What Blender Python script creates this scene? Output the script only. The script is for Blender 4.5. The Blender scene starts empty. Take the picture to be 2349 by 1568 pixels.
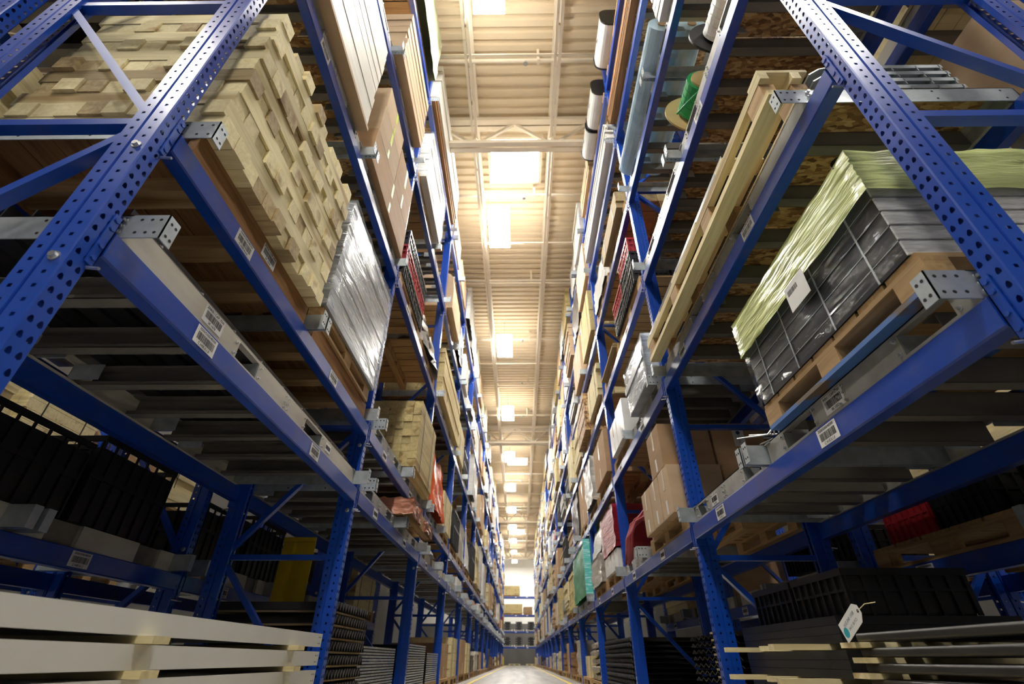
import bpy, math, random
from mathutils import Matrix, Vector
R = random.Random(7)
PI = math.pi
SC = bpy.context.scene
COL = SC.collection

# ------------------------------------------------------------------ camera, world, exposure
CAM_H = 0.42
cam = bpy.data.cameras.new('camera')
cam.sensor_width = 36.0
cam.sensor_fit = 'HORIZONTAL'
cam.lens = 1086.73 / 2349 * 36
cam.clip_start = 0.02
cam.clip_end = 200
cam.dof.use_dof = True
cam.dof.focus_distance = 2.6
cam.dof.aperture_fstop = 2.4
co = bpy.data.objects.new('camera', cam)
COL.objects.link(co)
_r = Vector((0.99991712, 0.01242073, 0.00338946))
_u = Vector((0.00410047, -0.55677817, 0.83065111))
_w = Vector((-0.01220447, 0.83056836, 0.55678295))
M = Matrix((( _r.x, _u.x, -_w.x, 0), (_r.y, _u.y, -_w.y, 0), (_r.z, _u.z, -_w.z, CAM_H), (0, 0, 0, 1)))
co.matrix_world = M
SC.camera = co
wd = bpy.data.worlds.new('world')
SC.world = wd
wd.use_nodes = True
wd.node_tree.nodes['Background'].inputs[0].default_value = (0.6, 0.7, 0.8, 1)
wd.node_tree.nodes['Background'].inputs[1].default_value = 0.05
SC.view_settings.view_transform = 'Standard'
SC.view_settings.look = 'None'
SC.view_settings.gamma = 1
SC.view_settings.use_curve_mapping = False
SC.view_settings.exposure = 0.86
SC.cycles.use_denoising = True
SC.cycles.max_bounces = 7
SC.cycles.diffuse_bounces = 4
SC.cycles.glossy_bounces = 3
SC.cycles.transmission_bounces = 3
SC.cycles.transparent_max_bounces = 10
SC.cycles.sample_clamp_indirect = 6.0
LAMP = 80.0          # strength of the high-bay lamps, downwards
UPLIGHT = 8.0       # added glow on their sides and tops, to light the ceiling
SKYLIGHT = 14.0

# ------------------------------------------------------------------ numbers of the place (metres)
XL, XR = -1.303, 1.338          # aisle faces of the two racks
Y0, PITCH, NB = 0.982, 2.81, 16  # first frame, bay pitch, bays
D = 0.98                        # rack depth
PW = 0.07                       # post width along the aisle
LEV = {'L': [1.56, 2.10, 3.88, 5.64, 7.40], 'R': [1.28, 2.54, 3.80, 5.05, 6.30, 7.56]}
ZC = 9.0                        # roof deck
ORD = ['floor', 'first', 'second', 'third', 'fourth', 'fifth', 'sixth', 'seventh', 'eighth', 'ninth', 'tenth', 'eleventh', 'twelfth',
       'thirteenth', 'fourteenth', 'fifteenth', 'sixteenth', 'seventeenth', 'eighteenth', 'nineteenth', 'twentieth']
SIDE = {'L': 'left rack', 'R': 'right rack'}

# ------------------------------------------------------------------ materials
def new_mat(name):
    m = bpy.data.materials.new(name)
    m.use_nodes = True
    nt = m.node_tree
    b = nt.nodes['Principled BSDF']
    return m, nt, b

def coords(nt, scale=(1, 1, 1), rnd=True):
    tc = nt.nodes.new('ShaderNodeTexCoord')
    mp = nt.nodes.new('ShaderNodeMapping')
    mp.inputs['Scale'].default_value = scale
    nt.links.new(tc.outputs['Object'], mp.inputs['Vector'])
    oi = nt.nodes.new('ShaderNodeObjectInfo')
    if rnd:
        mu = nt.nodes.new('ShaderNodeMath'); mu.operation = 'MULTIPLY'; mu.inputs[1].default_value = 37.0
        nt.links.new(oi.outputs['Random'], mu.inputs[0])
        nt.links.new(mu.outputs[0], mp.inputs['Location'])
    return mp.outputs[0], oi.outputs['Random']

def ramp(nt, fac, cols):
    r = nt.nodes.new('ShaderNodeValToRGB')
    el = r.color_ramp.elements
    while len(el) < len(cols): el.new(0.5)
    for e, (p, c) in zip(el, cols):
        e.position = p; e.color = (*c, 1)
    nt.links.new(fac, r.inputs[0])
    return r.outputs[0]

def vary(nt, col, rnd, amount):
    hsv = nt.nodes.new('ShaderNodeHueSaturation')
    mr = nt.nodes.new('ShaderNodeMapRange')
    mr.inputs['To Min'].default_value = 1 - amount; mr.inputs['To Max'].default_value = 1 + amount
    nt.links.new(rnd, mr.inputs['Value'])
    nt.links.new(mr.outputs[0], hsv.inputs['Value'])
    nt.links.new(col, hsv.inputs['Color'])
    return hsv.outputs[0]

def surf(name, c, rough=0.6, metal=0.0, c2=None, scale=(6, 6, 6), amount=0.08, bump=0.0, coat=0.0, spec=0.5, detail=4.0, lo=0.35, hi=0.7, rrough=None):
    m, nt, b = new_mat(name)
    v, rnd = coords(nt, scale)
    n = nt.nodes.new('ShaderNodeTexNoise'); n.inputs['Scale'].default_value = 1.0; n.inputs['Detail'].default_value = detail
    nt.links.new(v, n.inputs['Vector'])
    c2 = c2 or tuple(x * 0.8 for x in c)
    col = ramp(nt, n.outputs['Fac'], [(lo, c), (hi, c2)])
    col = vary(nt, col, rnd, amount)
    nt.links.new(col, b.inputs['Base Color'])
    b.inputs['Roughness'].default_value = rough
    if rrough:
        rr = nt.nodes.new('ShaderNodeMapRange')
        rr.inputs['To Min'].default_value = rrough[0]; rr.inputs['To Max'].default_value = rrough[1]
        nt.links.new(n.outputs['Fac'], rr.inputs['Value'])
        nt.links.new(rr.outputs[0], b.inputs['Roughness'])
    b.inputs['Metallic'].default_value = metal
    b.inputs['Coat Weight'].default_value = coat
    b.inputs['Coat Roughness'].default_value = 0.15
    b.inputs['Specular IOR Level'].default_value = spec
    if bump:
        bp = nt.nodes.new('ShaderNodeBump'); bp.inputs['Strength'].default_value = bump; bp.inputs['Distance'].default_value = 0.01
        nt.links.new(n.outputs['Fac'], bp.inputs['Height'])
        nt.links.new(bp.outputs[0], b.inputs['Normal'])
    return m

def wood(name, c1, c2, axis='x', amount=0.2, knots=True):
    s = {'x': (2.2, 34, 34), 'y': (34, 2.2, 34), 'z': (34, 34, 2.2), 'e': (16, 16, 16)}[axis]
    m, nt, b = new_mat(name)
    v, rnd = coords(nt, s)
    n = nt.nodes.new('ShaderNodeTexNoise'); n.inputs['Scale'].default_value = 1.0; n.inputs['Detail'].default_value = 5; n.inputs['Distortion'].default_value = 0.8
    nt.links.new(v, n.inputs['Vector'])
    mid = tuple((a + d) / 2 for a, d in zip(c1, c2))
    col = ramp(nt, n.outputs['Fac'], [(0.3, c1), (0.52, mid), (0.72, c2)])
    if knots:
        v2, _ = coords(nt, tuple(x / 5 for x in s))
        k = nt.nodes.new('ShaderNodeTexNoise'); k.inputs['Scale'].default_value = 1.0; k.inputs['Detail'].default_value = 2
        nt.links.new(v2, k.inputs['Vector'])
        f = nt.nodes.new('ShaderNodeMapRange'); f.inputs['From Min'].default_value = 0.60; f.inputs['From Max'].default_value = 0.72
        nt.links.new(k.outputs['Fac'], f.inputs['Value'])
        mx = nt.nodes.new('ShaderNodeMixRGB'); mx.blend_type = 'MULTIPLY'
        nt.links.new(f.outputs[0], mx.inputs[0]); nt.links.new(col, mx.inputs[1]); mx.inputs[2].default_value = (0.55, 0.45, 0.36, 1)
        col = mx.outputs[0]
    col = vary(nt, col, rnd, amount)
    nt.links.new(col, b.inputs['Base Color'])
    b.inputs['Roughness'].default_value = 0.75
    b.inputs['Specular IOR Level'].default_value = 0.25
    bp = nt.nodes.new('ShaderNodeBump'); bp.inputs['Strength'].default_value = 0.25; bp.inputs['Distance'].default_value = 0.004
    nt.links.new(n.outputs['Fac'], bp.inputs['Height']); nt.links.new(bp.outputs[0], b.inputs['Normal'])
    return m

def osb_mat(name):
    m, nt, b = new_mat(name)
    v, rnd = coords(nt, (24, 60, 24))
    n = nt.nodes.new('ShaderNodeTexNoise'); n.inputs['Scale'].default_value = 0.8; n.inputs['Detail'].default_value = 3
    nt.links.new(v, n.inputs['Vector'])
    mixv = nt.nodes.new('ShaderNodeMixRGB'); mixv.blend_type = 'ADD'; mixv.inputs[0].default_value = 0.9
    nt.links.new(v, mixv.inputs[1]); nt.links.new(n.outputs['Color'], mixv.inputs[2])
    w = nt.nodes.new('ShaderNodeTexVoronoi'); w.inputs['Scale'].default_value = 1.0
    nt.links.new(mixv.outputs[0], w.inputs['Vector'])
    g = nt.nodes.new('ShaderNodeSeparateColor'); nt.links.new(w.outputs['Color'], g.inputs[0])
    col = ramp(nt, g.outputs[0], [(0.0, (0.13, 0.06, 0.02)), (0.3, (0.27, 0.14, 0.05)), (0.65, (0.44, 0.26, 0.10)), (1.0, (0.62, 0.43, 0.22))])
    nt.links.new(col, b.inputs['Base Color']); b.inputs['Roughness'].default_value = 0.6
    return m

def film_mat(name, tint, opac=0.35, s=(3, 3, 60), rough=0.12, dif=1.0, rot=0.0, bump=0.55):
    m, nt, b = new_mat(name)
    out = nt.nodes['Material Output']
    v, rnd = coords(nt, s)
    if rot: [x for x in nt.nodes if x.type == 'MAPPING'][0].inputs['Rotation'].default_value = (rot, 0, 0)
    n = nt.nodes.new('ShaderNodeTexNoise'); n.inputs['Scale'].default_value = 1.0; n.inputs['Detail'].default_value = 6; n.inputs['Distortion'].default_value = 1.2
    nt.links.new(v, n.inputs['Vector'])
    bp = nt.nodes.new('ShaderNodeBump'); bp.inputs['Strength'].default_value = bump; bp.inputs['Distance'].default_value = 0.012
    nt.links.new(n.outputs['Fac'], bp.inputs['Height']); nt.links.new(bp.outputs[0], b.inputs['Normal'])
    b.inputs['Base Color'].default_value = (*[t * dif for t in tint], 1); b.inputs['Roughness'].default_value = rough
    b.inputs['Specular IOR Level'].default_value = 0.8
    tr = nt.nodes.new('ShaderNodeBsdfTransparent'); tr.inputs[0].default_value = (*[0.5 + 0.5 * t for t in tint], 1)
    mx = nt.nodes.new('ShaderNodeMixShader')
    f = nt.nodes.new('ShaderNodeMapRange'); f.inputs['From Min'].default_value = 0.35; f.inputs['From Max'].default_value = 0.7
    f.inputs['To Min'].default_value = max(0, opac - 0.2); f.inputs['To Max'].default_value = min(1, opac + 0.25)
    nt.links.new(n.outputs['Fac'], f.inputs['Value']); nt.links.new(f.outputs[0], mx.inputs[0])
    nt.links.new(tr.outputs[0], mx.inputs[1]); nt.links.new(b.outputs[0], mx.inputs[2])
    nt.links.new(mx.outputs[0], out.inputs['Surface'])
    return m

def wrap_mat(name, c, s=(4, 4, 50), rough=0.36, bump=0.5):
    return surf(name, c, rough=rough, c2=tuple(x * 0.72 for x in c), scale=s, amount=0.08, bump=bump, detail=6, spec=0.6)

def glow(name, c, strength):
    m, nt, b = new_mat(name)
    b.inputs['Base Color'].default_value = (0.9, 0.9, 0.9, 1)
    b.inputs['Emission Color'].default_value = (*c, 1); b.inputs['Emission Strength'].default_value = strength
    return m

BLUE = surf('blue enamel', (0.002, 0.055, 0.40), 0.30, c2=(0.003, 0.060, 0.43), scale=(5, 5, 5), amount=0.04, spec=0.6, coat=0.5, rrough=(0.24, 0.42))
BLUEP = surf('blue enamel scuffed', (0.003, 0.046, 0.34), 0.36, c2=(0.04, 0.065, 0.28), scale=(2, 9, 14), amount=0.05, spec=0.55, coat=0.3, lo=0.5, hi=0.8, rrough=(0.22, 0.46))
GALV = surf('galvanised steel', (0.50, 0.55, 0.58), 0.42, metal=0.55, c2=(0.36, 0.40, 0.42), scale=(14, 14, 14), amount=0.1, rrough=(0.3, 0.55))
GREY = surf('grey painted steel', (0.50, 0.47, 0.40), 0.5, c2=(0.40, 0.37, 0.31), scale=(3, 3, 12), amount=0.08, spec=0.4)
CHAN_SHADE = surf('shade darkened channel', (0.17, 0.155, 0.13), 0.55, c2=(0.10, 0.095, 0.085), scale=(2, 8, 8), amount=0.15, spec=0.35, lo=0.45, hi=0.75)  # darker copy of the zinc grey, with underside shade put into the colour
GREYD = surf('grey zinc channel', (0.38, 0.375, 0.34), 0.5, c2=(0.24, 0.235, 0.21), scale=(2, 8, 8), amount=0.12, spec=0.4, lo=0.45, hi=0.75)
HOLE = surf('dark hole', (0.01, 0.01, 0.012), 0.9)
BLACKST = surf('black steel', (0.009, 0.009, 0.010), 0.36, c2=(0.016, 0.016, 0.017), scale=(3, 3, 10), amount=0.1)
DARKST = surf('dark bronze steel', (0.032, 0.029, 0.027), 0.4, c2=(0.018, 0.017, 0.016), scale=(3, 3, 10), amount=0.1)
BLACKP = surf('black plastic', (0.009, 0.009, 0.010), 0.45, amount=0.1)
REDP = surf('red plastic', (0.42, 0.022, 0.03), 0.4, amount=0.06)
WHITEP = surf('white plastic', (0.78, 0.78, 0.76), 0.35, c2=(0.7, 0.7, 0.68), amount=0.04)
WHITEPNL = surf('white painted panel', (0.66, 0.66, 0.63), 0.45, c2=(0.60, 0.60, 0.57), scale=(1.5, 1.5, 1.5), amount=0.03)
PALEPNL = surf('pale panel', (0.80, 0.78, 0.70), 0.5, c2=(0.70, 0.67, 0.58), scale=(2, 2, 20), amount=0.07)
PAPER = surf('white paper label', (0.75, 0.75, 0.73), 0.6, c2=(0.7, 0.7, 0.68), amount=0.03)
INK = surf('black ink', (0.015, 0.015, 0.017), 0.6)
BLUEINK = surf('dark blue ink', (0.02, 0.05, 0.15), 0.6)
TEAL = surf('teal ink', (0.02, 0.38, 0.45), 0.5)
CARD = surf('brown cardboard', (0.46, 0.30, 0.17), 0.75, c2=(0.40, 0.25, 0.135), scale=(2, 2, 9), amount=0.10, spec=0.2)
CARDP = surf('pale cardboard', (0.58, 0.43, 0.28), 0.75, c2=(0.52, 0.37, 0.23), scale=(2, 2, 9), amount=0.10, spec=0.2)
TAPE = surf('packing tape', (0.62, 0.47, 0.30), 0.25, amount=0.05)
YTAPE = surf('fluorescent yellow tape', (0.62, 0.75, 0.05), 0.4, amount=0.03)
PINE = {a: wood('pale pine ' + a, (0.82, 0.73, 0.45), (0.66, 0.55, 0.29), a, 0.16) for a in 'xyze'}
AGED = {a: wood('weathered pine ' + a, (0.50, 0.39, 0.21), (0.32, 0.23, 0.11), a, 0.2) for a in 'xyze'}
TREATED = {a: wood('yellow green timber ' + a, (0.66, 0.55, 0.28), (0.48, 0.37, 0.16), a, 0.12) for a in 'xyze'}
BROWN = {a: wood('brown plank ' + a, (0.36, 0.19, 0.08), (0.20, 0.10, 0.04), a, 0.15) for a in 'xyze'}
PALL = {a: wood('pallet wood ' + a, (0.52, 0.35, 0.17), (0.36, 0.22, 0.10), a, 0.15) for a in 'xyze'}
BLUEW = {a: surf('blue painted pallet wood ' + a, (0.06, 0.16, 0.45), 0.6, c2=(0.14, 0.10, 0.07), scale=(5, 5, 30), lo=0.55, hi=0.62) for a in 'xy'}
OSB = osb_mat('oriented strand board')
FILM = film_mat('clear stretch film', (0.92, 0.94, 0.96), 0.22)
FILMD = film_mat('glossy stretch film', (0.90, 0.92, 0.95), 0.20, (9, 5, 60), 0.05, 0.10, 0.0, 1.0)
FILMS = film_mat('creased clear film', (0.95, 0.97, 1.0), 0.38, (5, 3, 26), 0.06, 0.75, 0.65, 1.0)
FILMY = film_mat('yellow green film', (0.76, 0.85, 0.36), 0.93, (3, 3, 60), 0.2)
WRAPW = wrap_mat('white wrap', (0.80, 0.80, 0.77))
WRAPG = wrap_mat('greyish wrap', (0.62, 0.58, 0.51))
WRAPO = wrap_mat('orange wrap', (0.80, 0.12, 0.03), (5, 5, 30))
WRAPS = wrap_mat('salmon wrap', (0.62, 0.26, 0.16), (6, 6, 30))
WRAPR = wrap_mat('red wrap', (0.40, 0.018, 0.035), (3, 3, 55), bump=0.9)
WRAPGR = wrap_mat('green wrap', (0.06, 0.36, 0.17), (3, 14, 22))
WRAPK = wrap_mat('dark film', (0.10, 0.09, 0.085), (6, 6, 30))
TEALP = surf('turquoise edge board', (0.10, 0.55, 0.50), 0.35, c2=(0.5, 0.8, 0.78), scale=(4, 4, 40), lo=0.5, hi=0.6)
GREENC = surf('green hose', (0.02, 0.33, 0.10), 0.4)
YDISC = surf('pale plywood disc', (0.50, 0.38, 0.16), 0.6)
BLUEROLL = film_mat('pale blue plastic', (0.55, 0.75, 0.90), 0.75, (2, 2, 2), 0.12)
YELLOW = surf('yellow enamel', (0.72, 0.52, 0.01), 0.45, c2=(0.62, 0.44, 0.01), amount=0.03)
REDCL = surf('dark red cloth', (0.33, 0.03, 0.045), 0.55, amount=0.05)
CHROME = surf('zinc bolt', (0.7, 0.72, 0.72), 0.3, metal=0.9)
SACK = surf('pale sack', (0.62, 0.55, 0.45), 0.35, c2=(0.48, 0.40, 0.30), scale=(5, 5, 5), amount=0.1, bump=0.3)
DRUM = surf('blue drum', (0.03, 0.16, 0.42), 0.35)
CREAM = surf('cream painted steel', (0.86, 0.77, 0.62), 0.5, c2=(0.80, 0.71, 0.56), scale=(1, 1, 1), amount=0.03)
DECKM = surf('cream roof deck', (0.76, 0.64, 0.46), 0.55, c2=(0.70, 0.58, 0.41), scale=(0.5, 0.5, 0.5), amount=0.0)
WALLM = surf('white wall', (0.86, 0.86, 0.82), 0.7, scale=(0.4, 0.4, 0.4), c2=(0.82, 0.82, 0.78), amount=0)
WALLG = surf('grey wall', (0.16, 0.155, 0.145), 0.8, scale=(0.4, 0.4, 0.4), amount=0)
LENS = glow('lamp lens', (1.0, 0.965, 0.89), LAMP)
LENSUP = glow('lamp side diffuser', (1.0, 0.95, 0.86), UPLIGHT)
SKYM = glow('skylight pane', (0.97, 0.99, 1.0), SKYLIGHT)

def floor_mat():
    m, nt, b = new_mat('worn concrete')
    v, _ = coords(nt, (2.2, 0.10, 1), False)
    n = nt.nodes.new('ShaderNodeTexNoise'); n.inputs['Scale'].default_value = 1.6; n.inputs['Detail'].default_value = 6
    nt.links.new(v, n.inputs['Vector'])
    v2, _ = coords(nt, (3, 3, 3), False)
    n2 = nt.nodes.new('ShaderNodeTexNoise'); n2.inputs['Scale'].default_value = 1.0; n2.inputs['Detail'].default_value = 8
    nt.links.new(v2, n2.inputs['Vector'])
    a = ramp(nt, n.outputs['Fac'], [(0.38, (0.15, 0.142, 0.13)), (0.6, (0.32, 0.30, 0.27))])
    c = ramp(nt, n2.outputs['Fac'], [(0.3, (0.75, 0.75, 0.75)), (0.7, (1, 1, 1))])
    mx = nt.nodes.new('ShaderNodeMixRGB'); mx.blend_type = 'MULTIPLY'; mx.inputs[0].default_value = 1
    nt.links.new(a, mx.inputs[1]); nt.links.new(c, mx.inputs[2])
    nt.links.new(mx.outputs[0], b.inputs['Base Color'])
    b.inputs['Roughness'].default_value = 0.45
    return m
FLOORM = floor_mat()

# ------------------------------------------------------------------ mesh helpers
class MB:
    def __init__(s): s.v = []; s.f = []; s.m = []
    def add(s, vs, fs, m=0):
        o = len(s.v); s.v += [tuple(v) for v in vs]
        for f in fs: s.f.append(tuple(o + i for i in f)); s.m.append(m)
        return s
    def box(s, x0, x1, y0, y1, z0, z1, m=0):
        return s.add([(x0, y0, z0), (x1, y0, z0), (x1, y1, z0), (x0, y1, z0), (x0, y0, z1), (x1, y0, z1), (x1, y1, z1), (x0, y1, z1)],
                     [(0, 3, 2, 1), (4, 5, 6, 7), (0, 1, 5, 4), (1, 2, 6, 5), (2, 3, 7, 6), (3, 0, 4, 7)], m)
    def obox(s, c, a, b, d, m=0):
        c, a, b, d = Vector(c), Vector(a), Vector(b), Vector(d)
        vs = [c + i * a + j * b + k * d for k in (-1, 1) for i, j in ((-1, -1), (1, -1), (1, 1), (-1, 1))]
        return s.add(vs, [(0, 3, 2, 1), (4, 5, 6, 7), (0, 1, 5, 4), (1, 2, 6, 5), (2, 3, 7, 6), (3, 0, 4, 7)], m)
    def bar(s, p, q, w, h, up=(0, 0, 1), m=0):
        p, q = Vector(p), Vector(q); t = q - p; L = t.length; t.normalize()
        u = Vector(up); sd = t.cross(u)
        if sd.length < 1e-4: sd = t.cross(Vector((1, 0, 0)))
        sd.normalize(); uu = sd.cross(t)
        return s.obox((p + q) / 2, t * L / 2, sd * w / 2, uu * h / 2, m)
    def cyl(s, p, q, r, n=14, m=0, r1=None, caps=True):
        p, q = Vector(p), Vector(q); t = (q - p).normalized()
        a = t.orthogonal().normalized(); b = t.cross(a); r1 = r if r1 is None else r1
        vs = []
        for c, rr in ((p, r), (q, r1)):
            for i in range(n):
                an = 2 * PI * i / n; vs.append(c + a * rr * math.cos(an) + b * rr * math.sin(an))
        fs = [(i, (i + 1) % n, n + (i + 1) % n, n + i) for i in range(n)]
        if caps: fs += [tuple(range(n - 1, -1, -1)), tuple(range(n, 2 * n))]
        return s.add(vs, fs, m)
    def tube(s, pts, r, n=8, m=0):
        pts = [Vector(p) for p in pts]; vs = []; N = len(pts)
        a = None
        for i, p in enumerate(pts):
            t = (pts[min(i + 1, N - 1)] - pts[max(i - 1, 0)]).normalized()
            if a is None: a = t.orthogonal().normalized()
            a = (a - t * a.dot(t)).normalized(); b = t.cross(a)
            for k in range(n):
                an = 2 * PI * k / n; vs.append(p + a * r * math.cos(an) + b * r * math.sin(an))
        fs = [(i * n + k, i * n + (k + 1) % n, (i + 1) * n + (k + 1) % n, (i + 1) * n + k) for i in range(N - 1) for k in range(n)]
        fs += [tuple(range(n - 1, -1, -1)), tuple((N - 1) * n + k for k in range(n))]
        return s.add(vs, fs, m)
    def prism(s, poly, ax, a, b, m=0):
        n = len(poly)
        def P(u, v, w): return {'x': (w, u, v), 'y': (u, w, v), 'z': (u, v, w)}[ax]
        vs = [P(u, v, a) for u, v in poly] + [P(u, v, b) for u, v in poly]
        return s.add(vs, [(i, (i + 1) % n, n + (i + 1) % n, n + i) for i in range(n)] + [tuple(range(n - 1, -1, -1)), tuple(range(n, 2 * n))], m)
    def quad(s, a, b, c, d, m=0): return s.add([a, b, c, d], [(0, 1, 2, 3)], m)
    def shell(s, x0, x1, y0, y1, z0, z1, j=0.008, n=10, seed=0, m=0, top=True, round_=0.0):
        """crumpled skin round a box: a grid on each face, pushed in and out a little"""
        r = random.Random(seed); cache = {}
        def pt(x, y, z):
            k = (round(x, 4), round(y, 4), round(z, 4))
            if k not in cache:
                q = Vector((x + r.uniform(-j, j), y + r.uniform(-j, j), max(z0, z + r.uniform(-j, j))))
                cache[k] = len(s.v); s.v.append(tuple(q))
            return cache[k]
        def face(f):
            for i in range(n):
                for k in range(n):
                    s.f.append((f(i, k), f(i + 1, k), f(i + 1, k + 1), f(i, k + 1))); s.m.append(m)
        lx = lambda t: x0 + (x1 - x0) * t / n
        ly = lambda t: y0 + (y1 - y0) * t / n
        lz = lambda t: z0 + (z1 - z0) * t / n
        face(lambda i, k: pt(lx(i), y0, lz(k))); face(lambda i, k: pt(lx(i), y1, lz(k)))
        face(lambda i, k: pt(x0, ly(i), lz(k))); face(lambda i, k: pt(x1, ly(i), lz(k)))
        if top: face(lambda i, k: pt(lx(i), ly(k), z1))
        return s
    def build(s, name, mats, parent=None, smooth=False, bevel=0.0):
        me = bpy.data.meshes.new(name)
        me.from_pydata(s.v, [], s.f)
        mats = mats if isinstance(mats, (list, tuple)) else [mats]
        for x in mats: me.materials.append(x)
        if len(mats) > 1: me.polygons.foreach_set('material_index', s.m)
        if smooth: me.polygons.foreach_set('use_smooth', [True] * len(s.f))
        me.update()
        o = bpy.data.objects.new(name, me); COL.objects.link(o)
        if parent is not None: o.parent = parent
        if bevel:
            b = o.modifiers.new('edge', 'BEVEL'); b.width = bevel; b.segments = 2; b.limit_method = 'ANGLE'
        return o

def tag(o, label, cat, group=None, kind=None):
    o['label'] = label; o['category'] = cat
    if group: o['group'] = group
    if kind: o['kind'] = kind
    return o

def thing(name, label, cat, group=None, kind=None):
    o = bpy.data.objects.new(name, None); o.empty_display_size = 0.1; COL.objects.link(o)
    return tag(o, label, cat, group, kind)

KIDS = {}
def kids(o): return [c for c in o.children]
def copy_tree(o, parent=None):
    c = o.copy(); COL.objects.link(c)
    if parent is not None: c.parent = parent
    for ch in o.children: copy_tree(ch, c)
    return c
def relabel(o, label, group=None):
    o['label'] = label
    if group: o['group'] = group
    return o
def put(o, side, d, y, z, l):
    """place a thing whose local x runs into the rack and y along it (l long) at depth d, start y"""
    if side == 'R':
        o.location = (XR + d, y, z); o.rotation_euler = (0, 0, 0)
    else:
        o.location = (XL - d, y + l, z); o.rotation_euler = (0, 0, PI)
    return o
def structure(o, label=None):
    o['kind'] = 'structure'
    if label: o['label'] = label
    return o

_txt = {}
def lettering(text, size, mat, parent, mtx, bold=0.0, name='lettering'):
    key = (text, size, mat.name)
    if key not in _txt:
        cu = bpy.data.curves.new('lettering', 'FONT'); cu.body = text; cu.size = size; cu.align_x = 'CENTER'; cu.align_y = 'CENTER'
        cu.resolution_u = 2; cu.offset = bold
        t = bpy.data.objects.new('lettering', cu); COL.objects.link(t)
        dg = bpy.context.evaluated_depsgraph_get()
        me = bpy.data.meshes.new_from_object(t.evaluated_get(dg)); me.materials.clear(); me.materials.append(mat)
        bpy.data.objects.remove(t); bpy.data.curves.remove(cu)
        _txt[key] = me
    o = bpy.data.objects.new(name, _txt[key]); COL.objects.link(o)
    o.parent = parent; o.matrix_local = mtx
    return o

def sign(parent, w, h, mtx, lines=(), seed=1, bars=(0.1, 0.9, 0.28, 0.70), ink=None, name='label'):
    """paper label; its own plane is XY facing +Z, mtx puts it on its parent"""
    p = MB().box(-w / 2, w / 2, -h / 2, h / 2, 0, 0.0012).build(name, PAPER, parent)
    p.matrix_local = mtx
    if bars:
        r = random.Random(seed); b = MB(); x = bars[0] * w - w / 2; xe = bars[1] * w - w / 2
        while x < xe:
            q = r.choice((0.0016, 0.0028, 0.0042)) * w / 0.14
            b.box(x, min(x + q, xe), bars[2] * h - h / 2, bars[3] * h - h / 2, 0.0012, 0.0018)
            x += q + r.choice((0.0016, 0.003)) * w / 0.14
        b.build('barcode', ink or INK, p)
    for t, size, yy in lines:
        lettering(t, size, ink or INK, p, Matrix.Translation((0, yy, 0.002)), 0.0004)
    return p
# label planes: on a face looking to local -x (aisle side), text reading along +y/-y
AISLE = Matrix(((0, 0, -1, 0), (-1, 0, 0, 0), (0, 1, 0, 0), (0, 0, 0, 1)))

# ------------------------------------------------------------------ the room
def room():
    X0, X1, YA, YB = -9.5, 9.5, -9.0, 53.0
    structure(MB().box(X0, X1, YA, YB, -0.2, 0).build('floor', FLOORM), 'worn grey concrete floor of the warehouse aisle')
    for side, x in (('left', -1.06), ('right', 1.09)):
        structure(MB().box(x - 0.04, x + 0.04, 0.5, 47.2, 0.0005, 0.003).build('trim_1' if side == 'left' else 'trim_2', YELLOW), 'yellow painted line on the floor along the %s rack' % side)
    c = MB(); y = YA; pts = []
    while y < YB:
        pts += [(y, ZC + 0.045), (y + 0.055, ZC + 0.045), (y + 0.075, ZC), (y + 0.165, ZC), (y + 0.185, ZC + 0.045)]; y += 0.185
    vs = []
    for (yy, z) in pts: vs += [(X0, yy, z), (X1, yy, z)]
    c.add(vs, [(2 * i, 2 * i + 1, 2 * i + 3, 2 * i + 2) for i in range(len(pts) - 1)])
    c.box(X0, X1, YA, YB, ZC + 0.06, ZC + 0.2)
    structure(c.build('ceiling', DECKM), 'cream ribbed steel roof deck')
    structure(MB().box(X0 - 0.2, X0, YA, YB, 0, ZC + 0.2).build('wall_left', WALLG))
    structure(MB().box(X1, X1 + 0.2, YA, YB, 0, ZC + 0.2).build('wall_right', WALLG))
    structure(MB().box(X0, X1, YB, YB + 0.2, 0, ZC + 0.2).build('wall_back', WALLM))
    structure(MB().box(X0, X1, YA - 0.2, YA, 0, ZC + 0.2).build('wall_front', WALLG))
room()

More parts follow.
